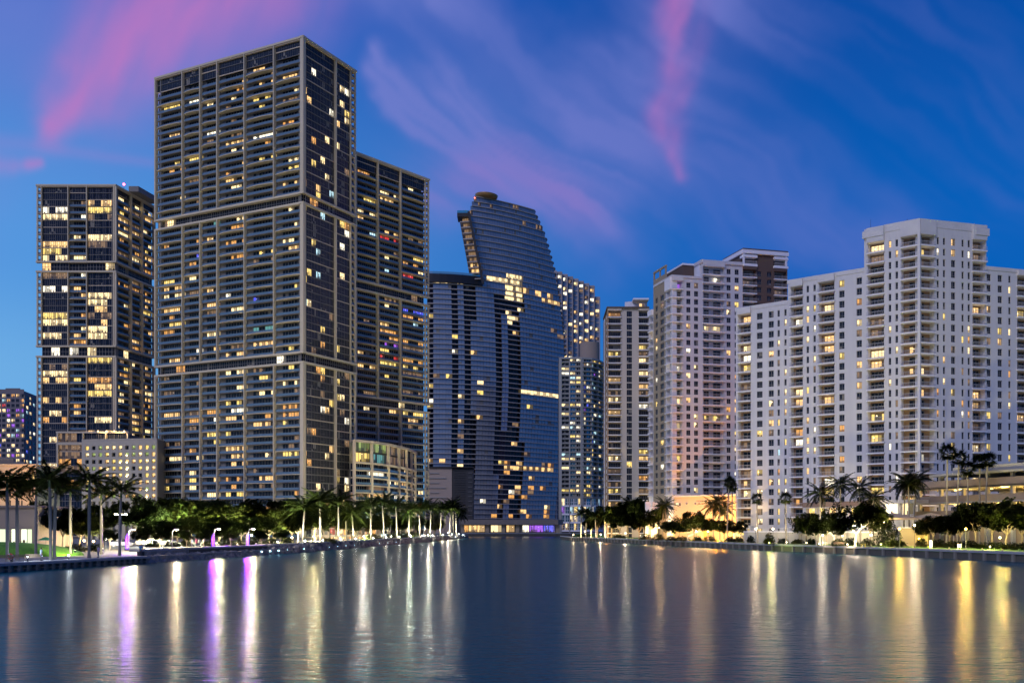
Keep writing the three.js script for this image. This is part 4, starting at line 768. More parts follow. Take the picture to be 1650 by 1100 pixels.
{
  seed(802);
  const t = new Thing('promenade_dock', 'low concrete promenade dock on square piles at the left bank', 'dock', PX(120, 143));
  const tab = [-120, -60, 0, 60, 120, 180, 235];
  for (let i = 0; i + 1 < tab.length; i++) {
    const f = t.face(PX(tab[i], DL(tab[i])), PX(tab[i + 1], DL(tab[i + 1])));
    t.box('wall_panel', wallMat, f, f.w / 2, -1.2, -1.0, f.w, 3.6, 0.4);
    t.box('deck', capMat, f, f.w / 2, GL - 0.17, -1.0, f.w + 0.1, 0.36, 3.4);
    const n = Math.max(1, Math.round(f.w / 1.75)); for (let k = 0; k < n; k++) { t.box('pile', pileMat, f, f.w * (k + 0.5) / n, 0.62, 0.35, 0.5, 0.4, 0.5); t.box('pile', pileMat, f, f.w * (k + 0.5) / n, -0.1, 0.3, 0.42, 0.75, 0.42); }
  }
  t.flush();
}
{
  seed(803);
  const t = new Thing('sea_wall', 'plain dark sea wall above a strip of rocks on the left bank', 'sea wall', PX(330, 190));
  const off_ = px => DL(px) + lerp(5, 3.2, clamp((px - 235) / 260));
  const tab = [222, 275, 330, 390, 450, 520, 600, 680, 752];
  for (let i = 0; i + 1 < tab.length; i++) {
    const f = t.face(PX(tab[i], off_(tab[i])), PX(tab[i + 1], off_(tab[i + 1])));
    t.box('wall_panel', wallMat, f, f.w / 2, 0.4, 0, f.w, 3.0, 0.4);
    t.box('cap', capMat, f, f.w / 2, 1.9, -0.6, f.w + 0.1, 0.34, 1.9);
  }
  t.flush();
}
// riprap: boulders too many to tell apart
{
  seed(804);
  const rocks = []; const shapes = [0, 1, 2].map(k => { const g = new THREE.IcosahedronGeometry(1, 1), p = g.attributes.position; const seen = new Map(); for (let i = 0; i < p.count; i++) { const key = [p.getX(i), p.getY(i), p.getZ(i)].map(v => v.toFixed(3)).join(); if (!seen.has(key)) seen.set(key, 0.72 + 0.5 * rnd()); const s = seen.get(key); p.setXYZ(i, p.getX(i) * s, p.getY(i) * s * 0.7, p.getZ(i) * s); } g.computeVertexNormals(); return g; });
  const mats = [std([0.20, 0.185, 0.17], 0.95), std([0.13, 0.125, 0.125], 0.95), std([0.27, 0.245, 0.22], 0.95)];
  for (let px = 236; px < 752; px += lerp(0.85, 0.42, clamp((px - 236) / 516))) {
    const D = DL(px); for (let k = 0; k < 3; k++) { const s = rr(0.28, 0.75), inn = rr(-0.2, 3.2), p = PX(px + rr(-2, 2), D + inn); const m = new THREE.Matrix4().compose(new THREE.Vector3(p[0], -0.15 + inn * (px > 430 ? 0.55 : 0.30) * rr(0.7, 1.1), p[1]), new THREE.Quaternion().setFromEuler(new THREE.Euler(rr(0, 6), rr(0, 6), rr(0, 6))), new THREE.Vector3(s * rr(0.8, 1.4), s, s)); rocks.push({ geo: pick(shapes), mat: pick(mats), m }); }
  }
  const q = joined(rocks); q.name = 'riprap_rocks'; q.userData.kind = 'stuff'; tagged(q, 'dark riprap boulders along the foot of the left sea wall', 'rocks'); scene.add(q);
}
// far quay under the restaurant
{
  const t = new Thing('quay_wall', 'dark quay with a pale rim in front of the waterfront restaurant', 'quay', PX(830, 661));
  const f = t.face(PX(700, 661), PX(960, 661)); const n = 13;
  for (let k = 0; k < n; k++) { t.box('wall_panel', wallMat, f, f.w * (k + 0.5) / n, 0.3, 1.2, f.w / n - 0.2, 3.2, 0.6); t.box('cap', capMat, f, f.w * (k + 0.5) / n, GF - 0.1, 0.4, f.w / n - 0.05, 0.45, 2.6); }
  t.flush();
}
// lawns and mound
{
  const g = new THREE.SphereGeometry(1, 40, 16, 0, Math.PI * 2, 0, Math.PI / 2); g.scale(15.5, 2.35, 10); const c = PX(-22, 168); g.translate(c[0], GL - 0.2, c[1]); structure('mound', worldUV(g), M.grass);
  const path = []; const edge = (px, k) => PX(px, DR(px) + k); for (let px = 925; px <= 1700; px += 25) path.push(edge(px, 1.7)); for (let px = 1700; px >= 925; px -= 25) path.push(edge(px, 4.6)); structure('path', worldUV(prism(path, GR - 0.4, GR - 0.115)), M.paving);
  const prom = []; for (let px = 232; px <= 752; px += 20) prom.push(PX(px, DL(px) + 4)); prom.push(PX(752, 600), PX(700, 600), PX(560, 355), PX(232, 300)); structure('pavement', worldUV(prism(prom, 0.5, 1.74)), M.paving);
}

// ---------------------------------------------------------------- terraces, walls and canopies on the right bank
{
  seed(811);
  const wall = std([0.62, 0.59, 0.54], 0.85, 0, { map: stainTex });
  const t = new Thing('terrace_wall', 'long pale terrace wall below the white condominium', 'wall', PX(1300, 262));
  const f = t.face(PX(1200, 282), PX(1440, 240)); t.box('wall_panel', wall, f, f.w / 2, 2.6, 0, f.w, 3.6, 0.5); t.box('cap', M.whiteB, f, f.w / 2, 4.5, 0, f.w, 0.25, 0.8);
  for (let k = 0; k < 13; k++) t.box('pilaster', wall, f, f.w * (k + 0.3) / 13, 2.6, 0.3, 0.4, 3.6, 0.2);
  t.geo('railing', picketRail(f.w - 1, 1.0), M.frameWhite, f, f.w / 2, 4.6, -0.2, 20); t.flush();
  const t2 = new Thing('garden_wall', 'tan garden wall glowing yellow beside the clipped hedge', 'wall', PX(1478, 226)); const f2 = t2.face(PX(1452, 232), PX(1497, 226)); t2.box('wall_panel', std([0.50, 0.40, 0.24], 0.85, 0, { map: stainTex }), f2, f2.w / 2, 3.2, 0, f2.w, 4.6, 0.6); t2.box('cap', M.whiteB, f2, f2.w / 2, 5.6, 0, f2.w + 0.2, 0.22, 0.8); t2.flush();
  // podium with awning under the white condominium
  const t3 = new Thing('cafe_podium', 'lit cafe terrace under a brown awning at the foot of the white condominium', 'podium', PX(1340, 262));
  const f3 = t3.face(PX(1298, 278), PX(1402, 257)), Y = py => YY(py, 266);
  for (let k = 0; k < 6; k++) window_(t3, f3, f3.w * (k + 0.5) / 6, (Y(831) + Y(817)) / 2, -1.2, f3.w / 6 - 0.4, Y(817) - Y(831), 3, { frame: M.whiteB, glass: M.glassBlack, mood: k % 3 === 2 ? MOOD.warm : MOOD.yellow });
  for (let k = 0; k <= 6; k++) t3.box('column', M.white, f3, f3.w * k / 6, (Y(831) + Y(817)) / 2, -0.4, 0.5, Y(817) - Y(831), 0.5);
  const aw = new THREE.BufferGeometry(); t3.box('awning', std([0.27, 0.18, 0.13], 0.9), f3, f3.w / 2, Y(812), 0.2, f3.w, Y(808) - Y(816), 1.6); t3.box('balustrade', M.white, f3, f3.w / 2, Y(833.5), 0.3, f3.w, Y(830) - Y(837), 0.3); t3.box('wall', M.white, f3, f3.w / 2, Y(845), -0.3, f3.w, Y(836) - Y(858), 0.6); t3.flush();
  // entrance hall lit white
  const t4 = new Thing('entrance_hall', 'brilliantly lit entrance hall behind the palms left of the garage', 'building', PX(1440, 250)); const f4 = t4.face(PX(1424, 251), PX(1476, 244)), y4 = py => YY(py, 248);
  window_(t4, f4, f4.w * 0.28, (y4(829) + y4(811)) / 2, 0, f4.w * 0.42, y4(811) - y4(829), 2, { frame: M.whiteB, glass: M.glassBlack, mood: [glow([1, 0.80, 0.50], 3.2), glow([1, 0.80, 0.50], 2.6), glow([1, 0.8, 0.5], 2)] }); window_(t4, f4, f4.w * 0.78, (y4(829) + y4(811)) / 2, 0, f4.w * 0.34, y4(811) - y4(829), 2, { frame: M.whiteB, glass: M.glassBlack, mood: MOOD.cream });
  t4.box('roof', M.white, f4, f4.w / 2, y4(808), -2, f4.w + 0.6, 0.9, 6); t4.box('wall', M.white, f4, f4.w / 2, y4(842), -0.3, f4.w, y4(830) - y4(852), 0.6); t4.box('column', M.white, f4, f4.w * 0.53, (y4(829) + y4(811)) / 2, 0.2, 0.7, y4(811) - y4(829), 0.6); t4.flush();
  // canvas canopy
  const t5 = new Thing('garden_canopy', 'cream canvas canopy with a low hipped roof above garden wall', 'canopy', PX(1470, 236)); const c = PX(1470, 236), y5 = py => YY(py, 236), W = 4.4;
  for (const s of [-1, 1]) {
    const x = c[0] + s * W, g = new THREE.ConeGeometry(W * 1.36, y5(826) - y5(834), 4, 1); g.rotateY(Math.PI / 4); g.scale(1, 1, 0.8); g.translate(x, (y5(826) + y5(834)) / 2, c[1]); t5.solid('canvas_roof', g, std(s < 0 ? [0.46, 0.36, 0.27] : [0.62, 0.50, 0.32], 0.9));
    t5.solid('valance', bx(W * 1.9, 0.5, W * 1.5, x, y5(834) - 0.2, c[1]), std([0.50, 0.40, 0.29], 0.9));
    for (const q of [-1, 1]) t5.solid('post', bx(0.12, y5(834) - GR, 0.12, x + q * W * 0.9, (y5(834) + GR) / 2, c[1] + 3), M.frameWhite);
  }
  t5.flush();
  // orange lit podium of the middle condominium and its stair
  const t6 = new Thing('podium', 'stucco podium with stair lit deep orange under the middle condominium', 'building', PX(1120, 340)); const f6 = t6.face(PX(1086, 348), PX(1186, 332)), y6 = py => YY(py, 342), st = std([0.66, 0.56, 0.44], 0.85, 0, { map: stainTex });
  t6.box('wall', st, f6, f6.w / 2, (y6(800) + 0) / 2, -0.4, f6.w, y6(800), 0.8); t6.box('cornice', M.white, f6, f6.w / 2, y6(799), 0, f6.w + 0.6, 0.5, 1.4);
  for (const [px, w, h, m, y] of [[1094, 10, 5.5, 'cream', 812], [1107, 4, 4, null, 811], [1121, 3.5, 4, null, 811], [1127, 3.5, 4, null, 811], [1138, 6, 8, null, 809], [1126, 7, 9, 'amber', 829], [1138, 8, 5, 'cream', 844], [1160, 5, 6, 'dim', 835]]) window_(t6, f6, f6.u(px), y6(y), 0.06, w * 342 / FOCAL, h * 342 / FOCAL, 2, { frame: M.frameWhite, glass: M.glassBlack, mood: m ? MOOD[m] : null });
  for (let k = 0; k < 14; k++) t6.box('step', st, f6, f6.u(1128) + k * 0.42, GR + 0.15 + k * 0.17, 6, 0.45, 0.3 + k * 0.34, 1.8);
  { const a = f6.u(1128), g = bx(7, 0.5, 0.2); g.rotateZ(0.37); t6.geo('stair_rail', g, M.white, f6, a + 3.2, GR + 2.4, 7, 2); }
  t6.flush();
  // garage door and porch under the white condominium
  const t7 = new Thing('porch', 'bright yellow lit porch at the left foot of the white condominium', 'porch', PX(1200, 292)); const f7 = t7.face(PX(1184, 296), PX(1212, 290)), y7 = py => YY(py, 293);
  window_(t7, f7, f7.w / 2, (y7(862) + y7(851)) / 2, -0.4, f7.w * 0.8, y7(851) - y7(862), 3, { frame: M.frameWhite, glass: M.glassBlack, mood: MOOD.yellow }); t7.box('lintel', M.white, f7, f7.w / 2, y7(848.5), 0, f7.w + 0.4, 0.8, 1.8); for (const s of [0.03, 0.97]) t7.box('column', M.white, f7, f7.w * s, (y7(851) + GR) / 2, 0, 0.5, y7(851) - GR, 1.0); t7.box('back_wall', st, f7, f7.w / 2, (y7(862) + GR) / 2, -0.4, f7.w, y7(862) - GR, 0.3); t7.flush();
  // arched shop front behind the uplit palms on the left bank
  const t8 = new Thing('shop_front', 'shop front with a red sign and warm windows behind the uplit palms', 'building', PX(550, 352)); const f8 = t8.face(PX(505, 350), PX(612, 362)), y8 = py => YY(py, 356);
  t8.box('wall', M.beigeSoft, f8, f8.w / 2, (y8(836)) / 2, -1, f8.w, y8(836), 0.6);
  for (let k = 0; k < 9; k++) for (let r = 0; r < 2; r++) window_(t8, f8, f8.w * (k + 0.5) / 9, y8(r ? 847 : 858) + 0.3, -0.6, f8.w / 9 - 0.3, 2.2, 2, { frame: M.beige, glass: M.glassBlack, mood: k === 2 ? MOOD.red : rnd() < 0.75 ? MOOD[pick(['warm', 'amber', 'cream', 'dim'])] : null });
  for (let k = 0; k < 5; k++) window_(t8, f8, f8.w * (0.3 + 0.14 * k), y8(869), 0.0, f8.w * 0.11, 2.0, 3, { frame: M.brown, glass: M.glassBlack, mood: MOOD[pick(['amber', 'amber', 'warm'])] });
  t8.box('canopy', M.beige, f8, f8.w / 2, y8(863.5), 0.4, f8.w, 0.5, 2.2); t8.flush();
}
// ---------------------------------------------------------------- trees and palms
const leafMat = (r, g, b) => { const m = new THREE.MeshPhysicalMaterial({ roughness: 0.7, side: THREE.DoubleSide, vertexColors: true, transmission: 0, specularIntensity: 0.3 }); m.color.setRGB(r, g, b); return m; };
const LEAF = [leafMat(0.095, 0.140, 0.034), leafMat(0.080, 0.120, 0.032), leafMat(0.115, 0.15, 0.036)], BARK = std([0.20, 0.16, 0.12], 0.95), BARKPALE = std([0.36, 0.33, 0.29], 0.9), FROND = [leafMat(0.085, 0.135, 0.036), leafMat(0.060, 0.10, 0.030)];
const PALMBARK = std([0.30, 0.275, 0.25], 0.9, 0, { map: stainTex }), SHAFT = std([0.10, 0.16, 0.05], 0.5);
function leaves(list) {                                        // list of [centre, direction, side, length, width, tone]
  const p = [], n = [], c = [], idx = [], a = new THREE.Vector3();
  for (const [o, d, s, l, w, k] of list) {
    const b = p.length / 3; a.crossVectors(s, d).normalize();
    for (const [x, y] of [[0, 0], [0.45, -0.5], [1, 0], [0.45, 0.5]]) { p.push(o.x + d.x * l * x + s.x * w * y, o.y + d.y * l * x + s.y * w * y, o.z + d.z * l * x + s.z * w * y); n.push(a.x, a.y, a.z); c.push(k * 1.02, k, k * 0.95); }
    idx.push(b, b + 1, b + 2, b, b + 2, b + 3);
  }
  const g = new THREE.BufferGeometry(); g.setAttribute('position', new THREE.Float32BufferAttribute(p, 3)); g.setAttribute('normal', new THREE.Float32BufferAttribute(n, 3)); g.setAttribute('color', new THREE.Float32BufferAttribute(c, 3)); g.setIndex(idx); return g;
}
const V3 = (x, y, z) => new THREE.Vector3(x, y, z), rdir = () => { const z = rr(-1, 1), a = rr(0, 6.2832), r = Math.sqrt(1 - z * z); return V3(r * Math.cos(a), z, r * Math.sin(a)); };
// a tree kind of unit height 1 (crown radius about 0.5), grown once and cloned
function treeKind(sd, o) {
  seed(sd); const tips = [], wood = [];
  const fork = (P, dir, len, r, lvl) => {
    const Q = P.clone().addScaledVector(dir, len), mid = P.clone().lerp(Q, 0.5).add(rdir().multiplyScalar(len * 0.08));
    wood.push(tube([[P.x, P.y, P.z], [mid.x, mid.y, mid.z], [Q.x, Q.y, Q.z]], [r, r * 0.82, r * 0.62], lvl ? 5 : 8));
    if (lvl >= 3) { tips.push(Q); return; }
    const k = lvl === 0 ? o.forks : rnd() < 0.5 ? 3 : 2, a0 = rr(0, 6.28);
    for (let i = 0; i < k; i++) { const a = a0 + i * 6.283 / k + rr(-0.4, 0.4), sp = o.spread * rr(0.7, 1.2); const d = dir.clone().multiplyScalar(1 - 0.25 * sp).add(V3(Math.cos(a) * sp, rr(-0.1, 0.25) + o.rise, Math.sin(a) * sp)).normalize(); fork(Q, d, len * rr(0.62, 0.86) * (lvl === 0 ? o.limb : 1), r * 0.6, lvl + 1); }
  };
  fork(V3(0, 0, 0), V3(rr(-0.1, 0.1), 1, rr(-0.1, 0.1)).normalize(), o.trunk, o.radius, 0);
  const list = [];
  const centres = tips.concat(Array.from({ length: o.extra }, () => { const d = rdir(); return V3(d.x * 0.46, o.mid + d.y * o.high * rr(0.4, 1), d.z * 0.46).multiplyScalar(1); }));
  for (const T of centres) { const R = rr(0.075, 0.135), tone = rr(0.6, 1.35), m = Math.round(o.leaves * rr(0.6, 1.2)); for (let i = 0; i < m; i++) { const d = rdir(), rad = R * Math.pow(rnd(), 0.4), c = V3(T.x + d.x * rad * 1.2, T.y + d.y * rad * 0.75, T.z + d.z * rad * 1.2); const dir = rdir(); dir.y = dir.y * 0.5 - 0.15; dir.normalize(); const s = V3().crossVectors(dir, rdir()).normalize(); list.push([c, dir, s, o.leaf * rr(0.7, 1.3), o.leaf * rr(0.45, 0.75), tone * rr(0.75, 1.25)]); } }
  return { wood: merge(wood), crown: leaves(list) };
}
const KIND = [
  treeKind(31, { trunk: 0.26, radius: 0.028, forks: 4, spread: 0.75, rise: 0.05, limb: 0.9, mid: 0.66, high: 0.3, extra: 46, leaves: 96, leaf: 0.058 }),
  treeKind(32, { trunk: 0.24, radius: 0.026, forks: 5, spread: 0.85, rise: 0.0, limb: 0.95, mid: 0.62, high: 0.26, extra: 50, leaves: 92, leaf: 0.058 }),
  treeKind(33, { trunk: 0.30, radius: 0.022, forks: 4, spread: 0.62, rise: 0.1, limb: 0.8, mid: 0.66, high: 0.32, extra: 36, leaves: 96, leaf: 0.060 }),
  treeKind(37, { trunk: 0.20, radius: 0.024, forks: 3, spread: 1.0, rise: -0.05, limb: 1.15, mid: 0.58, high: 0.18, extra: 16, leaves: 84, leaf: 0.056 }),   // open, flat topped
];
function tree(px, D, ground, topY, widthPx, kind, mat, name, label, group, bark = BARK) {
  const h = YY(topY, D) - ground, wx = widthPx / FOCAL * D, g = new THREE.Group(), p = PX(px, D); g.name = numbered(name); g.position.set(p[0], ground, p[1]); g.rotation.y = rr(0, 6.28);
  const K = KIND[kind], w = new THREE.Mesh(K.wood, bark), c = new THREE.Mesh(K.crown, LEAF[mat]); w.name = 'trunk'; c.name = 'crown';
  K.crown.computeBoundingBox(); const b = K.crown.boundingBox, sx = wx / (b.max.x - b.min.x), sy = h / b.max.y; w.scale.set(sx, sy, sx); c.scale.set(sx, sy, sx); g.add(w, c); scene.add(g); tagged(g, label, 'tree', group); return g;
}
// palm fronds: kind 0 feather (royal), 1 long arching feather (coconut), 2 fan
function frondGeo(kind, v) {
  seed(900 + kind * 17 + v); const list = [], parts = [];
  if (kind < 2) {
    const L = kind ? 4.3 : 3.7, droop = kind ? rr(2.0, 2.7) : rr(1.5, 2.2), pts = [], N = 9;
    for (let i = 0; i <= N; i++) { const t = i / N; pts.push(V3(L * (t - 0.12 * t * t), -droop * t * t, 0)); }
    const m = kind ? 36 : 36;
    for (let i = 0; i < m; i++) {
      const t = 0.12 + 0.88 * i / (m - 1), q = t * N, a = Math.min(N - 1, Math.floor(q)), o = pts[a].clone().lerp(pts[a + 1], q - a), tan = pts[a + 1].clone().sub(pts[a]).normalize(), len = (kind ? 0.95 : 0.85) * Math.sin(Math.PI * (0.12 + 0.80 * t)) + 0.12;
      for (const s of [-1, 1]) { const d = V3(tan.x * 0.55, -rr(0.35, 0.95) + tan.y * 0.3, s * rr(0.65, 0.95)).normalize(); const sd = V3().crossVectors(d, V3(0, 1, 0)).normalize(); list.push([o, d, kind ? tan.clone() : sd.lerp(tan, 0.6).normalize(), len, rr(0.11, 0.16), rr(0.7, 1.3)]); }
    }
    for (let i = 0; i < N; i++) { const d = pts[i + 1].clone().sub(pts[i]), l = d.length(); list.push([pts[i], d.normalize(), V3(0, 0, 1), l * 1.02, 0.16 * (1 - i / N) + 0.05, 1.3]); }
  } else {
    const P = V3(1.0, 0.1, 0); list.push([V3(0, 0, 0), V3(1, 0.1, 0).normalize(), V3(0, 0, 1), 1.05, 0.09, 0.9]);
    for (let i = 0; i < 17; i++) { const a = (i / 16 - 0.5) * 4.0, d = V3(Math.cos(a), -0.15 - 0.28 * rnd() - (Math.abs(a) > 1.2 ? 0.25 : 0), Math.sin(a)).normalize(); list.push([P, d, V3(-Math.sin(a), 0.2, Math.cos(a)).normalize(), rr(0.8, 1.15), 0.13, rr(0.7, 1.3)]); }
  }
  return leaves(list);
}
const FR = [0, 1, 2].map(k => [0, 1, 2, 3].map(v => frondGeo(k, v)));
const palmTrunks = new Map();
function palm(px, D, ground, topY, kind, label, group, o = {}) {
  const crownR = kind === 2 ? 1.1 : kind ? 1.5 : 1.5, H = Math.max(3, YY(topY, D) - ground - crownR * (o.size ?? 1)), g = new THREE.Group(), p = PX(px, D);
  g.name = numbered(kind === 2 ? 'fan_palm' : kind ? 'coconut_palm' : 'royal_palm'); g.position.set(p[0], ground, p[1]);
  const lx = (o.lean ?? rr(-0.04, 0.04)) * H, lz = rr(-0.03, 0.03) * H, r0 = kind === 0 ? 0.21 : kind === 1 ? 0.19 : 0.2;
  const P = t => [lx * t * t, H * t, lz * t * t], rad = kind === 0 ? [1.5, 1.02, 0.95, 1.12, 1.05, 0.8] : [1.6, 1.05, 1, 0.92, 0.85, 0.8], hs = [0, 0.06, 0.25, 0.5, 0.75, 1];
  const tr = new THREE.Mesh(tube(hs.map(P), rad.map(k => k * r0), 9), PALMBARK); tr.name = 'trunk'; g.add(tr);
  if (kind === 0) { const s = new THREE.Mesh(tube([P(1), [lx, H + 0.5, lz], [lx, H + 1.2, lz]], [r0 * 0.9, r0 * 0.85, r0 * 0.4], 8), SHAFT); s.name = 'crownshaft'; g.add(s); }
  const n = o.n ?? (kind === 2 ? 26 : kind ? 26 : 22), size = (o.size ?? 1), top = V3(lx, H + (kind === 0 ? 1.0 : 0.1), lz), mat = FROND[o.mat ?? 0];
  for (let i = 0; i < n; i++) {
    const f = new THREE.Mesh(pick(FR[kind]), mat); f.name = 'frond'; f.position.copy(top);
    const t = i / (n - 1), tilt = kind === 2 ? lerp(1.25, -0.85, t) : kind ? lerp(1.25, -0.5, t) : lerp(1.3, 0.05, t);
    f.rotation.set(0, i * 2.39996 + rr(-0.2, 0.2), tilt + rr(-0.12, 0.12), 'YXZ'); const s = size * rr(0.85, 1.12); f.scale.set(s, s, s); g.add(f);
  }
  if (kind === 1) for (let k = 0; k < 3; k++) { const c = new THREE.Mesh(new THREE.SphereGeometry(0.16, 7, 6), SHAFT); c.name = 'coconut'; c.position.set(lx + 0.25 * Math.cos(k * 2.1), H - 0.15, lz + 0.25 * Math.sin(k * 2.1)); g.add(c); }
  scene.add(g); tagged(g, label, 'palm tree', group); return g;
}
seed(1001);
// dark royal palms on the left promenade
[[-14, 136, 784], [11, 136, 772], [27, 141, 782], [57, 158, 779], [81, 141, 766], [87, 146, 776], [113, 166, 784], [143, 150, 768], [163, 172, 790], [192, 163, 786]].forEach(([px, D, y], i) => palm(px, D, GL, y, 0, `dark royal palm with pale trunk on the left promenade, ${ORD[i]} from the left margin`, 'royal palms on the left promenade', { size: 1.05, lean: rr(-0.02, 0.02) }));
// uplit palms on the left bank
const UPL = [487, 516, 545, 569, 597, 618, 639, 658, 676, 693, 709, 724, 735];
UPL.forEach((px, i) => palm(px, DL(px) + 8, 1.7, 806 + rr(-6, 8) + i * 0.6, i % 4 === 3 ? 1 : 0, `uplit palm in the front row above the rocks, ${ORD[i]} from the left of that row`, 'front row of uplit palms', { size: rr(1.15, 1.5) + i * 0.02, n: 26, lean: rr(-0.07, 0.07) }));
[503, 531, 558, 583, 607, 629, 648, 667, 684, 701, 717, 730, 742].forEach((px, i) => palm(px, DL(px) + 26 + rr(0, 12), 1.7, 815 + rr(-8, 10), i % 3 === 0 ? 1 : 0, `smaller uplit palm behind the front row of palms, ${ORD[i]} from the left`, 'second row of uplit palms', { size: 1.4 }));
// broadleaf trees on the left bank
[[62, 200, 806, 60, 2], [100, 196, 812, 75, 0], [128, 205, 816, 80, 1], [165, 212, 812, 70, 0], [222, 236, 798, 95, 1], [262, 255, 799, 110, 0], [306, 268, 796, 115, 1], [352, 276, 800, 115, 0], [398, 284, 800, 110, 1], [440, 290, 805, 105, 0], [470, 268, 808, 80, 3], [330, 240, 828, 80, 0], [388, 246, 830, 80, 1], [432, 252, 826, 80, 0], [285, 230, 832, 80, 1], [508, 300, 810, 80, 0], [545, 322, 812, 80, 1], [592, 350, 822, 66, 0]].forEach(([px, D, y, w, k], i) => tree(px, D, 1.5, y + rr(-4, 12), w, k, i % 3, 'broadleaf_tree', `leafy broadleaf tree in the left bank grove, ${ORD[i < 11 ? i : i]} counted along the grove`, 'broadleaf trees on the left bank'));
[[226, 186, 851, 32], [258, 190, 850, 34], [300, 196, 853, 30], [328, 206, 852, 32], [371, 212, 852, 30], [420, 222, 853, 30], [452, 232, 852, 30], [176, 182, 851, 34]].forEach(([px, D, y, w], i) => tree(px, D, 1.7, y, w, 2, 1, 'street_tree', ['small round street tree beside the left violet light column', 'small round street tree in front of the parked cars', 'small round street tree between the first two arm lamps', 'small street tree just left of the middle violet light column', 'small street tree right of the middle violet column', 'small street tree right of the rightmost violet column', 'rightmost small street tree before the uplit palms', 'small round street tree beside the triple head lamp post'][i], 'small street trees'));
// right bank
[[936, 426, 826, 0], [944, 420, 822, 0], [960, 405, 830, 0], [975, 398, 824, 1], [1074, 331, 805, 1], [1068, 338, 812, 1], [1150, 304, 806, 1], [1160, 300, 800, 1], [1168, 306, 812, 1], [1322, 240, 783, 1], [1356, 246, 771, 1], [1387, 241, 776, 1], [1408, 238, 793, 1], [1457, 236, 766, 1], [1466, 234, 770, 1], [1474, 238, 764, 1]].forEach(([px, D, y, k], i) => palm(px, D, GR, y, k, k ? `coconut palm with arching fronds on the right bank, ${ORD[i]} palm from the point` : `small palm near the point of the right bank, ${ORD[i]} palm from the point`, 'feather palms on the right bank', { n: 26, size: k ? 1.0 : 1.15, mat: 1 }));
[[1172, 286, 771, 1.5], [1180, 290, 778, 1.4], [1221, 262, 797, 1.35], [1267, 251, 796, 1.4], [1526, 228, 719, 1.75], [1543, 226, 730, 1.6], [1561, 224, 746, 1.6], [1579, 226, 735, 1.7], [1588, 222, 732, 1.6]].forEach(([px, D, y, s], i) => palm(px, D, GR, y, 2, ['tall fan palm with bushy head before the orange podium', 'tall fan palm close behind the bushy fan palm at the orange podium', 'single slim fan palm in front of the bright porch', 'single slim fan palm on the lawn before the pale terrace wall', 'tallest fan palm at the left of the garage group', 'second fan palm from the left before the garage', 'lowest fan palm in the middle of the garage group', 'fourth fan palm from the left before the garage', 'rightmost fan palm of the garage group'][i], 'fan palms on the right bank', { size: s * 0.78, mat: 1, n: 30 }));
[[985, 412, 812, 60, 0], [1012, 398, 799, 66, 1], [1038, 384, 800, 60, 0], [1030, 360, 822, 55, 1], [962, 416, 822, 46, 0], [1085, 318, 838, 46, 0], [1108, 306, 829, 62, 3], [1118, 312, 822, 44, 0], [1165, 292, 836, 44, 0], [1291, 262, 829, 44, 3], [1316, 228, 832, 60, 3], [1346, 232, 830, 50, 3], [1378, 220, 806, 82, 3], [1402, 226, 810, 60, 0], [1504, 214, 829, 52, 2], [1530, 216, 828, 52, 0], [1572, 211, 807, 74, 0], [1622, 204, 799, 92, 1], [1665, 202, 812, 70, 0]].forEach(([px, D, y, w, k], i) => tree(px, D, GR, y, w, k, (i + 1) % 2, k === 3 ? 'spreading_tree' : 'broadleaf_tree', `dark ${k === 3 ? 'open spreading tree' : 'leafy tree'} on the right bank, ${ORD[i]} tree from the point`, 'trees on the right bank', k === 3 ? BARKPALE : BARK));
// shrubs and hedges
function shrub(px, D, ground, w, h, label, mat = 0) { const g = new THREE.Group(), p = PX(px, D); g.name = numbered('shrub'); g.position.set(p[0], ground, p[1]); const list = [], n = Math.round(240 + w * h * 50); for (let i = 0; i < n; i++) { const d = rdir(); d.y = Math.abs(d.y); const r = Math.pow(rnd(), 0.35), c = V3(d.x * w / 2 * r, d.y * h * r * 0.95 + 0.05, d.z * Math.min(w, 3) / 2 * r), dir = rdir(); list.push([c, dir, V3().crossVectors(dir, rdir()).normalize(), rr(0.25, 0.5), rr(0.14, 0.26), rr(0.6, 1.35)]); } const m = new THREE.Mesh(leaves(list), LEAF[mat]); m.name = 'foliage'; g.add(m); const s = new THREE.Mesh(tube([[0, 0, 0], [0, h * 0.6, 0]], [0.06, 0.03], 5), BARK); s.name = 'stem'; g.add(s); scene.add(g); tagged(g, label, 'shrub', 'shrubs'); }
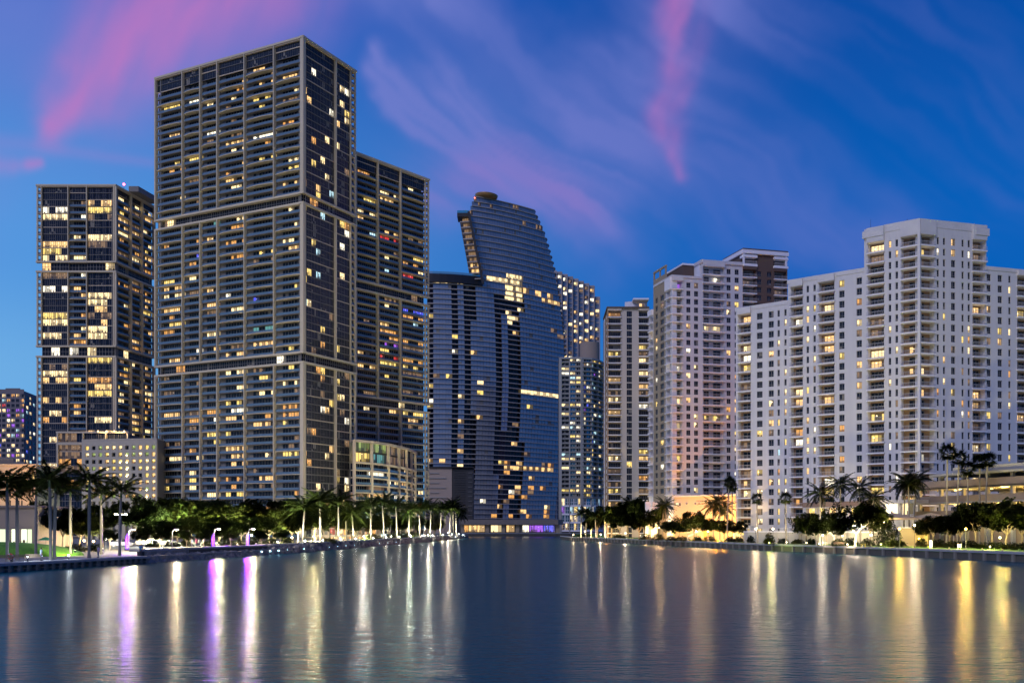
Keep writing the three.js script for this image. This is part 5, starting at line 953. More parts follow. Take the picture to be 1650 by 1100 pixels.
shrub(1240, 244, GR, 2.6, 3.0, 'uplit rounded shrub left of the slim lawn palm', 2); shrub(1432, 222, GR, 6.5, 5.4, 'big clipped hedge beside the tan garden wall', 0); shrub(1442, 214, GR, 5.5, 1.6, 'low leafy shrubs under the clipped hedge', 2); shrub(1352, 222, GR, 3.5, 1.6, 'low shrub lit yellow under the spreading trees', 2); shrub(1210, 268, GR, 2.2, 2.0, 'small shrub beside the bright porch', 0); shrub(1144, 296, GR, 4, 1.7, 'shrub at the foot of the orange stair', 0); shrub(1100, 308, GR, 5, 1.4, 'flowering low shrub before the orange podium', 2); shrub(1060, 322, GR, 4.5, 2.2, 'dark round shrub right of the point trees', 1); shrub(1040, 338, GR, 4.5, 2.2, 'dark round shrub under the point trees', 1); shrub(940, 432, GR, 8, 1.4, 'low shrub on the tip of the right bank', 2); shrub(1560, 205, GR, 6, 1.5, 'low shrub beneath the garage palms', 1); shrub(1600, 196, GR, 7, 1.3, 'wide low shrub left of the right margin', 1); shrub(1638, 188, GR, 7, 1.2, 'rightmost low shrub by the sea wall', 1); shrub(1486, 218, GR, 2.6, 1.8, 'small bright shrub before the tan garden wall', 2); shrub(1000, 388, GR, 5, 1.3, 'low shrub between the point trees', 0); shrub(640, 375, 1.7, 9, 2.6, 'bright uplit shrub bed left of centre on the left bank', 2); shrub(600, 330, 1.7, 6, 2.2, 'bright uplit shrub beside the shop front', 2); shrub(665, 400, 1.7, 8, 2.6, 'yellow green uplit shrub among the front row palms', 2); shrub(530, 262, 1.7, 4, 1.4, 'low green shrub above the rocks', 2);

// undergrowth along the left promenade and more cover on the right bank
[[246, 205, 3.2, 1.5], [276, 208, 3.6, 1.4], [300, 210, 3.4, 1.8], [336, 214, 3.4, 1.6], [362, 220, 4, 2.0], [384, 222, 3.6, 1.7], [412, 230, 4, 2.1], [436, 236, 4, 1.8], [462, 242, 4, 2.0], [120, 172, 3.6, 1.5], [150, 178, 3.2, 1.3]].forEach(([px, D, w, h], i) => shrub(px, D, 1.5, w, h, `leafy hedge shrub behind the left promenade, ${ORD[i]} of its row`, i % 3));
[[1238, 262, 2.6, 1.2], [1262, 258, 3, 1.3], [1286, 252, 3.4, 1.2], [1308, 246, 3, 1.4], [1372, 232, 3.4, 1.8], [1398, 226, 3.2, 1.6], [1512, 208, 3.6, 1.6], [1536, 204, 3.4, 1.4], [1082, 316, 4, 1.5], [1124, 302, 3.2, 1.4], [1176, 286, 3, 1.6], [1190, 280, 3, 1.5]].forEach(([px, D, w, h], i) => shrub(px, D, GR, w, h, `leafy hedge shrub on the right bank lawn, ${ORD[i]} planted in its row`, i % 3));
[[1300, 252, 824, 44, 0], [1332, 240, 818, 52, 1], [1420, 234, 822, 46, 0], [1548, 214, 818, 58, 1], [1598, 208, 806, 70, 0], [1648, 206, 806, 70, 1], [1486, 226, 838, 36, 2], [1142, 306, 834, 34, 2], [1190, 286, 838, 34, 2], [1048, 350, 818, 52, 0], [998, 392, 818, 54, 1], [952, 424, 836, 34, 2]].forEach(([px, D, y, w, k], i) => tree(px, D, GR, y, w, k, i % 2, 'broadleaf_tree', `bushy dark tree filling the right bank planting, ${ORD[i]} of the filler trees`, 'trees on the right bank'));
[[480, 250, 818, 54, 1], [520, 276, 820, 56, 0], [566, 320, 824, 52, 1], [612, 352, 828, 46, 0], [640, 384, 830, 44, 1], [668, 412, 831, 42, 0], [700, 452, 833, 38, 1], [246, 226, 836, 56, 0], [360, 240, 838, 60, 1], [140, 196, 832, 54, 0]].forEach(([px, D, y, w, k], i) => tree(px, D, 1.5, y, w, k, (i + 2) % 3, 'broadleaf_tree', `lower leafy tree filling the left bank grove, ${ORD[i]} of the filler trees`, 'broadleaf trees on the left bank'));
// ---------------------------------------------------------------- lamps
const light = (x, y, z, rgb, cd, radius = 6) => { const l = new THREE.PointLight(new THREE.Color(...rgb), cd); l.position.set(x, y, z); l.shadow.radius = radius; scene.add(l); return l; };
const part = (g, name, geo, mat) => { const m = new THREE.Mesh(geo, mat); m.name = name; g.add(m); return m; };
const WARM = [1, 0.74, 0.42], SODIUM = [1, 0.62, 0.10], COOL = [0.80, 0.92, 1];
const sph = (r, x, y, z) => { const g = new THREE.SphereGeometry(r, 14, 10); g.translate(x, y, z); return g; };
// post with a globe
function globeLamp(px, D, ground, py, rgb, cd, label, name = 'globe_lamp', r = 0.2) {
  const g = new THREE.Group(), p = PX(px, D), h = YY(py, D) - ground; g.name = numbered(name); g.position.set(p[0], ground, p[1]);
  part(g, 'post', tube([[0, 0, 0], [0, 0.25, 0], [0, 0.3, 0], [0, h - r, 0]], [0.14, 0.12, 0.06, 0.05], 8), M.darkMetal);
  part(g, 'globe', sph(r, 0, h, 0), glow(rgb, 26, 'lamp_globe')); part(g, 'collar', new THREE.CylinderGeometry(0.12, 0.08, 0.1, 8).translate(0, h - r - 0.02, 0), M.darkMetal);
  scene.add(g); tagged(g, label, 'lamp'); light(p[0], ground + h, p[1], rgb, cd * 1.5, r / 0.02 * 0.8); return g;
}
[[1450, 208, 852, SODIUM, 170, 'yellow globe lamp on the lawn in front of the clipped hedge'], [1557, 192, 852, SODIUM, 170, 'yellow globe lamp at the lawn path before the dark garage trees'], [1474, 206, 846, WARM, 150, 'white globe lamp before the tan garden wall'], [1424, 232, 841, WARM, 90, 'warm globe lamp left of the clipped hedge'],
 [1378, 218, 848, [1, 0.84, 0.66], 110, 'white globe lamp behind the open spreading tree'], [1246, 253, 852, WARM, 130, 'globe lamp at the left end of the pale terrace wall'], [1218, 262, 852, WARM, 130, 'globe lamp beside the slim palm at the porch'], [1141, 296, 856, [1, 0.66, 0.25], 130, 'amber globe lamp at the orange stair'], [1122, 303, 856, WARM, 110, 'globe lamp left of the orange stair'], [992, 400, 838, [1, 0.72, 0.25], 260, 'amber globe lamp among the point trees'], [975, 408, 842, [1, 0.32, 0.08], 60, 'small red orange lamp among the point trees'], [943, 424, 856, WARM, 70, 'low lamp under the point palms'], [924, 440, 861.5, [1, 0.75, 0.4], 70, 'low lamp on the tip of the right bank'],
 [1008, 384, 859, [1, 0.85, 0.6], 200, 'bright low lamp under the point trees'], [968, 404, 861, [1, 0.8, 0.5], 140, 'low lamp behind the trunks at the point'], [1404, 215, 862, [1, 0.82, 0.5], 90, 'bright low lamp before the pale wall under the spreading tree'], [1326, 231, 862, [1, 0.86, 0.62], 110, 'low lamp at the terrace wall under the spreading trees'], [1358, 240, 863, [1, 0.7, 0.25], 90, 'low amber lamp between the spreading tree trunks'], [1482, 222, 868, [1, 0.66, 0.12], 150, 'low yellow lamp at the foot of the tan garden wall'], [1112, 340, 846, [1, 0.42, 0.05], 80, 'orange lamp at the corner of the stucco podium'], [1160, 324, 846, [1, 0.33, 0.02], 1800, 'orange lamp behind the coconut palms'], [1095, 342.5, 850, [1, 0.42, 0.05], 70, 'orange lamp at the left end of the stucco podium'], [1062, 340, 850, [1, 0.6, 0.25], 160, 'orange lamp beneath the colonnade'], [1612, 200, 866, [1, 0.9, 0.25], 120, 'greenish yellow lamp under the rightmost garage tree'], [1040, 352, 862, [1, 0.7, 0.3], 60, 'dim lamp by the dark round shrubs'],
].forEach(([px, D, py, c, cd, label]) => globeLamp(px, D, GR, py, c, cd, label));
// lamps among the trees on the left bank
[[150, 205, 872, [1, 0.62, 0.25], 200, 'warm lamp at the cafe behind the royal palms'], [135, 212, 871, [1, 0.66, 0.3], 160, 'warm lamp left of the cafe lamp'], [170, 200, 869, [1, 0.92, 0.8], 170, 'bright white lamp behind the street trees'], [112, 208, 874, [1, 0.8, 0.5], 120, 'lamp under the leftmost broadleaf trees'], [245, 238, 858, [0.95, 1, 0.85], 500, 'white lamp behind the parked cars'], [300, 256, 864, [0.80, 1, 0.65], 900, 'greenish lamp under the left grove'], [345, 266, 862, [1, 0.88, 0.45], 900, 'lamp under the middle of the grove'], [405, 274, 862, [1, 0.88, 0.45], 900, 'lamp under the right of the grove'], [447, 242, 873, [1, 0.9, 0.65], 260, 'bright low lamp left of the uplit palms'], [470, 256, 866, [1, 0.86, 0.5], 600, 'warm lamp beside the pale trunked tree'], [505, 296, 864, [1, 0.84, 0.4], 900, 'warm lamp behind the first uplit palms'], [548, 326, 866, [1, 0.62, 0.2], 300, 'orange lamp before the shop front'], [586, 330, 864, [1, 0.93, 0.78], 900, 'very bright white lamp right of the shop front'], [630, 372, 864, [0.9, 1, 0.6], 500, 'white lamp between the uplit palm rows'], [690, 430, 862, [1, 0.95, 0.7], 600, 'white lamp near the tip of the left bank'], [660, 398, 862, [0.9, 1, 0.7], 500, 'white lamp among the second row palms'], [722, 500, 858, [1, 0.85, 0.6], 500, 'warm lamp at the end of the palm rows'],
].forEach(([px, D, py, c, cd, label]) => globeLamp(px, D, 1.5, py, c, cd, label, 'garden_lamp', 0.22));
// street lamps with a curved arm
[[277, 284, 186, 853, 'arm street lamp above the parked cars'], [345, 352, 200, 852, 'arm street lamp by the middle violet light column'], [400, 408, 214, 852, 'arm street lamp by the rightmost violet light column'], [207, 214, 178, 853, 'arm street lamp by the leftmost violet light column']].forEach(([px, hx, D, py, label]) => {
  const g = new THREE.Group(), p = PX(px, D), h = YY(py, D) - 1.74, dx = (hx - px) / FOCAL * D; g.name = numbered('street_lamp'); g.position.set(p[0], 1.74, p[1]);
  part(g, 'post', tube([[0, 0, 0], [0, 0.5, 0], [0, h * 0.82, 0], [dx * 0.15, h * 0.95, 0], [dx * 0.5, h + 0.04, 0], [dx * 0.8, h + 0.08, 0]], [0.11, 0.08, 0.06, 0.055, 0.05, 0.045], 8), M.metal);
  const hd = part(g, 'lamp_head', new RoundedBoxGeometry(0.8, 0.16, 0.34, 2, 0.06).translate(dx, h + 0.08, 0), M.metal); const ln = part(hd, 'lens', new RoundedBoxGeometry(0.6, 0.16, 0.28, 2, 0.06).translate(dx, h - 0.03, 0), glow([1, 0.78, 0.50], 30, 'lamp_lens'));
  scene.add(g); tagged(g, label, 'street lamp', 'arm street lamps'); light(p[0] + dx, 1.74 + h - 0.2, p[1], [1, 0.80, 0.5], 240, 9);
});
{
  const D = 172, g = new THREE.Group(), p = PX(194, D), h = YY(829, D) - 1.2; g.name = 'triple_lamp_post'; g.position.set(p[0], 1.2, p[1]); const pale = std([0.62, 0.58, 0.5], 0.6);
  part(g, 'post', tube([[0, 0, 0], [0, 0.4, 0], [0, h, 0]], [0.16, 0.12, 0.08], 8), pale); part(g, 'cross_arm', bx(1.7, 0.08, 0.08, 0, h, 0), pale);
  for (const x of [-0.82, 0, 0.82]) { part(g, 'lamp_head', new RoundedBoxGeometry(0.44, 0.24, 0.34, 2, 0.08).translate(x, h + 0.05, 0), glow([1, 0.86, 0.55], 22, 'lamp_head')); light(p[0] + x, 1.2 + h - 0.16, p[1] + 0.05, [1, 0.84, 0.55], 60, 8); }
  scene.add(g); tagged(g, 'tall pale lamp post with three bright heads by the royal palms', 'lamp post');
}
// violet light columns
[[204, 176, 'leftmost violet light column, partly white, beside the street trees'], [343, 198, 'middle violet light column of curved glowing tubes'], [399, 212, 'rightmost violet light column of curved glowing tubes']].forEach(([px, D, label]) => {
  const g = new THREE.Group(), p = PX(px, D), h = YY(859, D) - 1.74; g.name = numbered('light_column'); g.position.set(p[0], 1.74, p[1]);
  part(g, 'base', new THREE.CylinderGeometry(0.35, 0.4, 0.2, 12).translate(0, 0.1, 0), M.darkMetal); part(g, 'spine', tube([[-0.12, 0.1, -0.1], [-0.2, h * 0.5, -0.1], [0.05, h, -0.1]], [0.07, 0.06, 0.05], 6), M.darkMetal);
  part(g, 'neon_tube', tube([[0, 0.2, 0], [-0.06, h * 0.3, 0.02], [-0.06, h * 0.6, 0.02], [0.06, h, 0]], [0.09, 0.10, 0.10, 0.06], 8), glow([0.40, 0.12, 1], 2.3, 'neon_tube')); part(g, 'neon_tube', tube([[0.2, 0.2, -0.05], [0.14, h * 0.4, -0.05], [0.22, h * 0.92, -0.05]], [0.05, 0.06, 0.04], 8), glow([0.16, 0.006, 1], 2.2, 'neon_tube')); part(g, 'neon_tube', tube([[-0.24, 0.2, -0.05], [-0.28, h * 0.4, -0.05], [-0.2, h * 0.88, -0.05]], [0.05, 0.06, 0.04], 8), glow([0.16, 0.006, 1], 2.2, 'neon_tube'));
  scene.add(g); tagged(g, label, 'light column', 'violet light columns'); light(p[0], 1.74 + h * 0.55, p[1] + 0.5, [0.26, 0.02, 1], 150, 20); light(p[0] + 0.2, 1.74 + h * 0.6, p[1] - 0.6, [0.26, 0.02, 1], 120, 20);
});
// ground spotlights below the palms
const spotFix = new THREE.CylinderGeometry(0.16, 0.12, 0.26, 10), spotLens = glow([0.95, 1, 0.9], 40, 'spot_lamp');
UPL.forEach((px, i) => {
  const D = DL(px) + 5.6, p = PX(px + 4, D), g = new THREE.Group(); g.name = numbered('ground_spotlight'); g.position.set(p[0], 2.05, p[1]);
  part(g, 'bracket', bx(0.3, 0.06, 0.2, 0, 0.03, 0), M.darkMetal); const hs = part(g, 'housing', spotFix.clone().translate(0, 0.2, 0), M.darkMetal); const b = part(g, 'bulb', sph(0.17, 0, 0.42, 0), spotLens);
  scene.add(g); tagged(g, `bright white ground spotlight on the left bank wall, ${ORD[i]} from the left of its row`, 'spotlight', 'ground spotlights under the palms');
  light(p[0], 2.47, p[1], [1, 0.96, 0.72], 34 + i * 6, 8);
  const s = new THREE.SpotLight(new THREE.Color(1, 0.92, 0.6), 1000 + i * 110, 60, 0.75, 0.7); s.position.set(p[0], 2.75, p[1]); const tg = PX(px, DL(px) + 12); s.target.position.set(tg[0], 11, tg[1]); s.shadow.radius = 6; scene.add(s, s.target);
});
// added spotlights with no known source, brightening the dark grove behind the promenade
[[232, 186], [262, 192], [292, 199], [322, 206], [352, 213], [382, 220], [412, 228], [440, 238], [466, 246], [120, 160], [165, 172], [206, 180]].forEach(([px, D], i) => {
  const p = PX(px, D), g = new THREE.Group(); g.name = numbered('added_tree_spotlight'); g.position.set(p[0], 1.75, p[1]);
  part(g, 'bracket', bx(0.3, 0.06, 0.2, 0, 0.03, 0), M.darkMetal); part(g, 'housing', spotFix.clone().translate(0, 0.2, 0), M.darkMetal); part(g, 'lens', new THREE.CylinderGeometry(0.13, 0.13, 0.02, 12).translate(0, 0.335, 0), glow([1, 0.95, 0.7], 10, 'spot_lens'));
  scene.add(g); tagged(g, `added tree spotlight on the left promenade, ${ORD[i]} of its row`, 'spotlight', 'added tree spotlights on the left promenade');
  const s = new THREE.SpotLight(new THREE.Color(1, 0.90, 0.52), i === 9 || i === 10 ? 900 : 3400, 90, 0.95, 0.8); s.position.set(p[0], 2.2, p[1]); const tg = PX(px, D + 42); s.target.position.set(tg[0], 11, tg[1]); s.shadow.radius = 6; scene.add(s, s.target);
});
[[948, 419.5, [1, 0.78, 0.35]], [985, 393, [1, 0.74, 0.3]], [1020, 364, [1, 0.66, 0.25]], [1050, 342.5, [1, 0.62, 0.25]], [1098, 313.5, [1, 0.6, 0.2]], [1160, 284.5, [1, 0.62, 0.2]], [1322, 230.5, [1, 0.8, 0.45]], [1390, 215, [1, 0.8, 0.4]], [1530, 191, [1, 0.82, 0.3]], [1584, 182.5, [1, 0.85, 0.3]], [1616, 174, [1, 0.85, 0.3]]].forEach(([px, D, c], i) => {  // spotlights added to warm the dark trees of the right bank
  const p = PX(px, D), g = new THREE.Group(); g.name = numbered('added_tree_spotlight'); g.position.set(p[0], GR - 0.1, p[1]);
  part(g, 'bracket', bx(0.3, 0.06, 0.2, 0, 0.03, 0), M.darkMetal); part(g, 'housing', spotFix.clone().translate(0, 0.2, 0), M.darkMetal); part(g, 'lens', new THREE.CylinderGeometry(0.13, 0.13, 0.02, 12).translate(0, 0.335, 0), glow(c, 8, 'spot_lens'));
  scene.add(g); tagged(g, `added tree spotlight on the right bank lawn, ${ORD[i]} from the point`, 'spotlight', 'added tree spotlights on the right bank');
  const s = new THREE.SpotLight(new THREE.Color(...c), 2600, 60, 0.95, 0.8); s.position.set(p[0], GR + 0.38, p[1]); const tg = PX(px, D + 22); s.target.position.set(tg[0], 8, tg[1]); s.shadow.radius = 6; scene.add(s, s.target);
});
// low lamps along the end of the wall
[[733, 862.5], [741, 862], [745.5, 860]].forEach(([px, py], i) => globeLamp(px, DL(px) + 2.5, 1.7, py + 1.5, COOL, 130, `cool white bollard lamp at the tip of the left bank, ${ORD[i]} toward the river`, 'bollard_lamp', 0.24));
// small cool lights set in the rocks just above the water
for (let i = 0; i < 22; i++) { const px = 424 + i * 13.4, D = DL(px) - 0.1, p = PX(px, D), m = new THREE.Mesh(new RoundedBoxGeometry(0.3, 0.16, 0.14, 1, 0.04), glow([0.5, 0.85, 1], 11, 'marker_light')); m.name = numbered('marker_light'); m.position.set(p[0], 0.75, p[1] + 1.3); const s = new THREE.Mesh(new THREE.BoxGeometry(0.1, 0.7, 0.1), M.darkMetal); s.name = 'stake'; s.position.set(0, -0.4, -0.05); m.add(s); scene.add(m); tagged(m, `cool blue marker light among the rocks of the left bank, ${ORD[i]} from the left`, 'marker light', 'marker lights in the rocks'); }
// shrub spotlights
[[1240, 240, [0.85, 1, 0.15], 90, 'yellow green spotlight under the rounded lawn shrub'], [1268, 247, WARM, 20, 'small spotlight at the slim lawn palm'], [1320, 224, WARM, 26, 'small spotlight at the first spreading trunk'], [1350, 222, WARM, 26, 'small spotlight between the spreading trunks'], [1366, 216, WARM, 40, 'small spotlight at the pale open tree'], [1500, 203, [1, 0.8, 0.4], 26, 'small path light beside the white notice post'], [1420, 216, [0.9, 1, 0.2], 70, 'green yellow spotlight under the clipped hedge'], [1300, 238, WARM, 22, 'small path light on the lawn before the terrace wall'], [1596, 190, [1, 0.9, 0.3], 60, 'yellow path light under the garage trees'], [66, 138.5, COOL, 14, 'white path light on the dock beside bench'], [110, 143.5, COOL, 14, 'white path light on the dock between royal palms'], [44, 136, COOL, 16, 'white path light at the foot of the mound']].forEach(([px, D, c, cd, label]) => {
  const gy = px < 800 ? GL : GR - 0.1, p = PX(px, D), g = new THREE.Group(); g.name = numbered('path_light'); g.position.set(p[0], gy, p[1]); part(g, 'stake', tube([[0, 0, 0], [0, 0.5, 0]], [0.05, 0.04], 6), M.darkMetal); part(g, 'bulb', sph(0.11, 0, 0.58, 0), glow(c, 22, 'bulb')); scene.add(g); tagged(g, label, 'path light', 'path lights'); light(p[0], gy + 0.58, p[1], c, cd, 5);
});
// ---------------------------------------------------------------- cars
function car(px, D, ground, turn, rgb, label) {
  const g = new THREE.Group(), p = PX(px, D); g.name = numbered('parked_car'); g.position.set(p[0], ground, p[1]); g.rotation.y = turn; const paint = new THREE.MeshPhysicalMaterial({ roughness: 0.35, clearcoat: 0.8, clearcoatRoughness: 0.08 }); paint.color.setRGB(...rgb);
  const ext = (pts, w, bev) => { const s = new THREE.Shape(pts.map(q => new THREE.Vector2(...q))), e = new THREE.ExtrudeGeometry(s, { depth: w, bevelEnabled: true, bevelSize: bev, bevelThickness: bev, bevelSegments: 2 }); e.translate(0, 0, -w / 2); return e; };
  part(g, 'body', ext([[-2.15, 0.35], [2.1, 0.35], [2.2, 0.6], [2.05, 0.86], [1.1, 0.98], [-1.6, 1.0], [-2.15, 0.95]], 1.6, 0.06), paint);
  part(g, 'window', ext([[-1.75, 0.98], [1.05, 0.98], [0.35, 1.42], [-1.15, 1.44]], 1.42, 0.03), M.glassBlack); part(g, 'roof', ext([[-1.15, 1.44], [0.35, 1.42], [0.2, 1.5], [-1.0, 1.52]], 1.36, 0.03), paint);
  for (const x of [-1.35, 1.35]) for (const z of [-0.8, 0.8]) { const w = part(g, 'wheel', new THREE.CylinderGeometry(0.33, 0.33, 0.24, 16).rotateX(Math.PI / 2).translate(x, 0.33, z), M.black); part(w, 'rim', new THREE.CylinderGeometry(0.2, 0.2, 0.26, 10).rotateX(Math.PI / 2).translate(x, 0.33, z), M.metal); }
  for (const z of [-0.6, 0.6]) { part(g, 'headlight', bx(0.08, 0.14, 0.34, 2.2, 0.7, z), std([0.8, 0.8, 0.75], 0.2)); part(g, 'taillight', bx(0.06, 0.14, 0.34, -2.22, 0.78, z), std([0.4, 0.02, 0.02], 0.3)); }
  scene.add(g); tagged(g, label, 'car', 'cars behind the promenade');
}
car(236, 222, 1.74, 0.3, [0.75, 0.75, 0.75], 'white parked car beside the leftmost violet light column'); car(246, 226, 1.74, 0.3, [0.35, 0.03, 0.03], 'dark red parked car between the white cars'); car(257, 222, 1.74, 0.25, [0.7, 0.7, 0.72], 'silver parked car in the middle of the row of cars'); car(268, 218, 1.74, 0.2, [0.8, 0.8, 0.78], 'white parked car under the first arm lamp'); car(62, 205, 1.3, 0.1, [0.05, 0.06, 0.1], 'dark blue parked car beside the pavilion'); car(196, 205, 1.74, 0.1, [0.08, 0.08, 0.12], 'black parked car behind the triple head lamp post');
// ---------------------------------------------------------------- people
const bodyMat = new THREE.MeshStandardMaterial({ roughness: 0.85, vertexColors: true });
function person(px, D, ground, turn, pose, shirt, trousers, hair, label) {
  const J = {}; const sit = pose === 'sit', walk = pose === 'walk', hy = sit ? 0.5 : 0.92; // hip height
  const add = (n, x, y, z) => { J[n] = V3(x, y, z); };
  add('pelvis', 0, hy, 0); add('chest', 0, hy + 0.42, sit ? -0.02 : 0.02); add('neck', 0, hy + 0.57, 0.02); add('head', 0, hy + 0.72, 0.04); add('crown', 0, hy + 0.77, 0.02);
  for (const s of [-1, 1]) { const k = s < 0 ? 'L' : 'R', st = walk ? s * 0.2 : 0; add('hip' + k, s * 0.09, hy - 0.02, 0); if (sit) { add('knee' + k, s * 0.12, hy, 0.42); add('ankle' + k, s * 0.12, 0.07, 0.42); } else { add('knee' + k, s * 0.1, 0.5, st * 0.6 + 0.03); add('ankle' + k, s * 0.1, 0.08, st - (walk && s < 0 ? 0.06 : 0)); } add('toe' + k, s * 0.11, 0.045, J['ankle' + k].z + 0.16); add('sh' + k, s * 0.19, hy + 0.5, 0); add('el' + k, s * 0.25, hy + 0.22, -st * 0.5 - 0.02 + (sit ? 0.05 : 0)); add('wr' + k, s * 0.23, hy + (sit ? 0.06 : -0.02), -st * 0.9 + (sit ? 0.28 : 0.06)); add('hand' + k, s * 0.22, hy + (sit ? 0.04 : -0.12), -st + (sit ? 0.36 : 0.08)); }
  const skin = [0.36, 0.21, 0.14], shoe = [0.04, 0.04, 0.045];
  const B = [['pelvis', 'chest', 0.135, 0.15, shirt], ['chest', 'neck', 0.15, 0.06, shirt], ['neck', 'head', 0.055, 0.095, skin], ['head', 'crown', 0.092, 0.098, hair]];
  for (const k of 'LR') B.push(['hip' + k, 'knee' + k, 0.095, 0.062, trousers], ['knee' + k, 'ankle' + k, 0.06, 0.042, trousers], ['ankle' + k, 'toe' + k, 0.045, 0.038, shoe], ['chest', 'sh' + k, 0.1, 0.062, shirt], ['sh' + k, 'el' + k, 0.055, 0.042, shirt], ['el' + k, 'wr' + k, 0.04, 0.03, skin], ['wr' + k, 'hand' + k, 0.034, 0.026, skin]);
  const cap = (p, a, b, ra, rb) => { const ab = b.clone().sub(a), t = clamp(p.clone().sub(a).dot(ab) / ab.lengthSq()); return p.distanceTo(a.clone().addScaledVector(ab, t)) - lerp(ra, rb, t); };
  const res = 64, mc = new MarchingCubes(res, bodyMat, false, false, 60000), S = 1.0, p = V3(), bones = B.map(b => [J[b[0]], J[b[1]], b[2], b[3], b[4]]);
  for (let z = 0; z < res; z++) for (let y = 0; y < res; y++) for (let x = 0; x < res; x++) { p.set((x - res / 2) / (res / 2) * S, (y - res / 2) / (res / 2) * S + 0.9, (z - res / 2) / (res / 2) * S); let e = 0; if (Math.abs(p.x) < 0.45 && Math.abs(p.z) < 0.75) { for (const b of bones) e += Math.exp(-38 * cap(p, b[0], b[1], b[2], b[3])); mc.field[x + y * res + z * res * res] = e > 0 ? Math.log(e) / 38 : -1; } else mc.field[x + y * res + z * res * res] = -1; }
  mc.isolation = 0; mc.update(); const n = mc.count, P = new Float32Array(n * 3), N = new Float32Array(n * 3), C = new Float32Array(n * 3);
  for (let i = 0; i < n; i++) { p.set(mc.positionArray[i * 3] * S, mc.positionArray[i * 3 + 1] * S + 0.9, mc.positionArray[i * 3 + 2] * S); P.set([p.x, p.y, p.z], i * 3); N.set([mc.normalArray[i * 3], mc.normalArray[i * 3 + 1], mc.normalArray[i * 3 + 2]], i * 3); let best = 9, col = skin; for (const b of bones) { const d = cap(p, b[0], b[1], b[2], b[3]); if (d < best) { best = d; col = b[4]; } } if (p.y > hy + 0.66 && p.z < 0.03) col = hair; C.set(col, i * 3); }
  const g = new THREE.BufferGeometry(); g.setAttribute('position', new THREE.BufferAttribute(P, 3)); g.setAttribute('normal', new THREE.BufferAttribute(N, 3)); g.setAttribute('color', new THREE.BufferAttribute(C, 3)); g.computeVertexNormals();
  const m = new THREE.Mesh(g, bodyMat), q = PX(px, D); m.name = numbered('person'); m.position.set(q[0], ground, q[1]); m.rotation.y = turn; scene.add(m); tagged(m, label, 'person');
}
person(65.5, 137.5, GL + 0.01, 2.2, 'stand', [0.55, 0.65, 0.7], [0.1, 0.12, 0.2], [0.03, 0.02, 0.02], 'person in a pale shirt standing beside the dock bench'); person(226, 164, GL + 0.01, 0.4, 'walk', [0.05, 0.2, 0.4], [0.03, 0.03, 0.04], [0.03, 0.02, 0.02], 'person in a blue top at the end of the dock'); person(158, 151.5, GL + 0.01, -0.5, 'stand', [0.5, 0.35, 0.5], [0.2, 0.2, 0.3], [0.05, 0.03, 0.02], 'person in a pink top near the middle royal palms'); person(316, 187, 1.92, 0.2, 'walk', [0.6, 0.1, 0.15], [0.05, 0.05, 0.08], [0.03, 0.02, 0.02], 'person in a red top walking left of the middle violet column'); person(320, 187.5, 1.92, 0.5, 'stand', [0.7, 0.7, 0.66], [0.1, 0.1, 0.15], [0.06, 0.04, 0.02], 'person in a white top beside the walker in red'); person(309, 186.5, 1.92, -0.6, 'stand', [0.15, 0.2, 0.3], [0.08, 0.08, 0.1], [0.02, 0.02, 0.02], 'person in dark clothes left of the walker in red'); person(1141, 291, GR, 0.8, 'walk', [0.04, 0.04, 0.05], [0.04, 0.04, 0.06], [0.02, 0.015, 0.01], 'person in black walking below the orange stair');
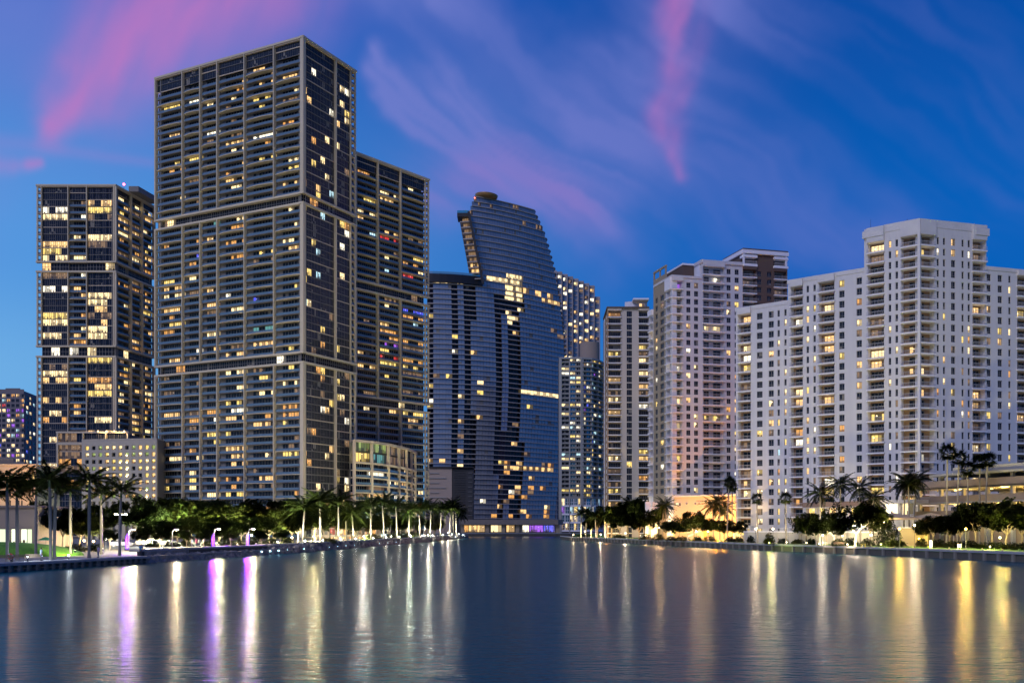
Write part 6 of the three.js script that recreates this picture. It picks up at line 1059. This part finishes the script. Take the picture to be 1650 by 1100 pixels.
// ---------------------------------------------------------------- dock furniture and signs
{
  const bench = (px, D, ground, turn, label) => { const g = new THREE.Group(), p = PX(px, D), wood = std([0.17, 0.12, 0.08], 0.8); g.name = numbered('dock_bench'); g.position.set(p[0], ground, p[1]); g.rotation.y = turn; for (let k = 0; k < 4; k++) part(g, 'seat_slat', bx(2.2, 0.05, 0.1, 0, 0.45, -0.2 + k * 0.125), wood); for (let k = 0; k < 3; k++) part(g, 'back_slat', bx(2.2, 0.1, 0.04, 0, 0.58 + k * 0.14, -0.3 - k * 0.03), wood); for (const x of [-0.95, 0.95]) { part(g, 'leg', bx(0.07, 0.45, 0.07, x, 0.225, 0.14), M.darkMetal); part(g, 'leg', bx(0.07, 0.9, 0.07, x, 0.45, -0.3), M.darkMetal); } scene.add(g); tagged(g, label, 'bench', 'benches on the dock'); };
  bench(31, 134.8, GL + 0.01, 0.25, 'slatted wooden bench between lifebuoy and white path light'); bench(53, 137, GL + 0.01, 0.25, 'slatted wooden bench beside the person in pale shirt'); bench(6, 132, GL + 0.01, 0.25, 'slatted wooden bench left of the lifebuoy'); bench(1352, 220, GR, -0.3, 'wooden bench under the spreading trees on the lawn');
  const g = new THREE.Group(), p = PX(16, 132.6); g.name = 'lifebuoy'; g.position.set(p[0], GL, p[1]); part(g, 'post', bx(0.1, 1.2, 0.1, 0, 0.6, -0.1), M.darkMetal); const ring = part(g, 'ring', new THREE.TorusGeometry(0.33, 0.085, 8, 24).translate(0, 0.72, 0.02), std([0.65, 0.10, 0.06], 0.6)); for (let k = 0; k < 4; k++) part(ring, 'band', new THREE.TorusGeometry(0.33, 0.089, 8, 4, 0.35).rotateZ(k * Math.PI / 2 + 0.2).translate(0, 0.72, 0.02), std([0.8, 0.8, 0.78], 0.6)); scene.add(g); tagged(g, 'red and white lifebuoy on a post at the left promenade', 'lifebuoy');
  const u = new THREE.Group(), q = PX(73, 176); u.name = 'patio_umbrella'; u.position.set(q[0], GL, q[1]); part(u, 'pole', tube([[0, 0, 0], [0, 2.7, 0]], [0.04, 0.03], 6), M.metal); part(u, 'canopy', new THREE.ConeGeometry(1.5, 0.6, 8, 1, true).translate(0, 2.6, 0), std([0.02, 0.20, 0.08], 0.8, 0, { side: THREE.DoubleSide })); part(u, 'base', new THREE.CylinderGeometry(0.3, 0.35, 0.1, 10).translate(0, 0.05, 0), M.concrete); scene.add(u); tagged(u, 'green patio umbrella among the royal palm trunks', 'umbrella');
  const s = new THREE.Group(), r = PX(1500.5, 198); s.name = 'notice_post'; s.position.set(r[0], GR - 0.1, r[1]); part(s, 'panel', new RoundedBoxGeometry(0.5, 1.25, 0.09, 2, 0.03).translate(0, 1.0, 0), std([0.72, 0.76, 0.8], 0.5)); part(s, 'stripe', bx(0.42, 0.3, 0.02, 0, 1.15, 0.05), std([0.10, 0.25, 0.5], 0.5)); for (const x of [-0.18, 0.18]) part(s, 'leg', bx(0.06, 0.5, 0.06, x, 0.25, 0), M.frameWhite); scene.add(s); tagged(s, 'white and blue notice panel standing at the sea wall', 'sign');
  const s2 = new THREE.Group(), r2 = PX(1546.5, 190); s2.name = 'small_sign'; s2.position.set(r2[0], GR - 0.1, r2[1]); part(s2, 'panel', bx(0.75, 0.62, 0.05, 0, 0.75, 0), std([0.62, 0.45, 0.40], 0.6)); for (const x of [-0.25, 0.25]) part(s2, 'leg', bx(0.05, 0.5, 0.05, x, 0.25, 0), M.frameWhite); scene.add(s2); tagged(s2, 'low pinkish sign on the lawn edge before the dark trees', 'sign');
  const s3 = new THREE.Group(), r3 = PX(1330, 220); s3.name = 'sign_stand'; s3.position.set(r3[0], GR - 0.1, r3[1]); part(s3, 'post', bx(0.1, 0.85, 0.1, 0, 0.42, 0), M.frameWhite); part(s3, 'panel', bx(0.62, 0.22, 0.05, 0, 0.92, 0.02), std([0.5, 0.7, 0.66], 0.5)); scene.add(s3); tagged(s3, 'small pale T-shaped stand on the lawn beneath spreading trees', 'sign');
  const tb = new THREE.Group(), rt = PX(1391.5, 210); tb.name = 'garden_table'; tb.position.set(rt[0], GR - 0.1, rt[1]); const yw = std([0.5, 0.42, 0.06], 0.6); part(tb, 'table_top', bx(0.95, 0.08, 0.6, 0, 0.74, 0), yw); for (const x of [-0.4, 0.4]) for (const z of [-0.22, 0.22]) part(tb, 'leg', bx(0.07, 0.7, 0.07, x, 0.35, z), yw); scene.add(tb); tagged(tb, 'small yellow garden table on the lawn', 'table');
}
// ---------------------------------------------------------------- shadows and picture
scene.traverse(o => { if (o.isMesh) { o.castShadow = true; o.receiveShadow = true; } if (o.isPointLight || o.isSpotLight) o.castShadow = true; });
renderer.render(scene, camera);
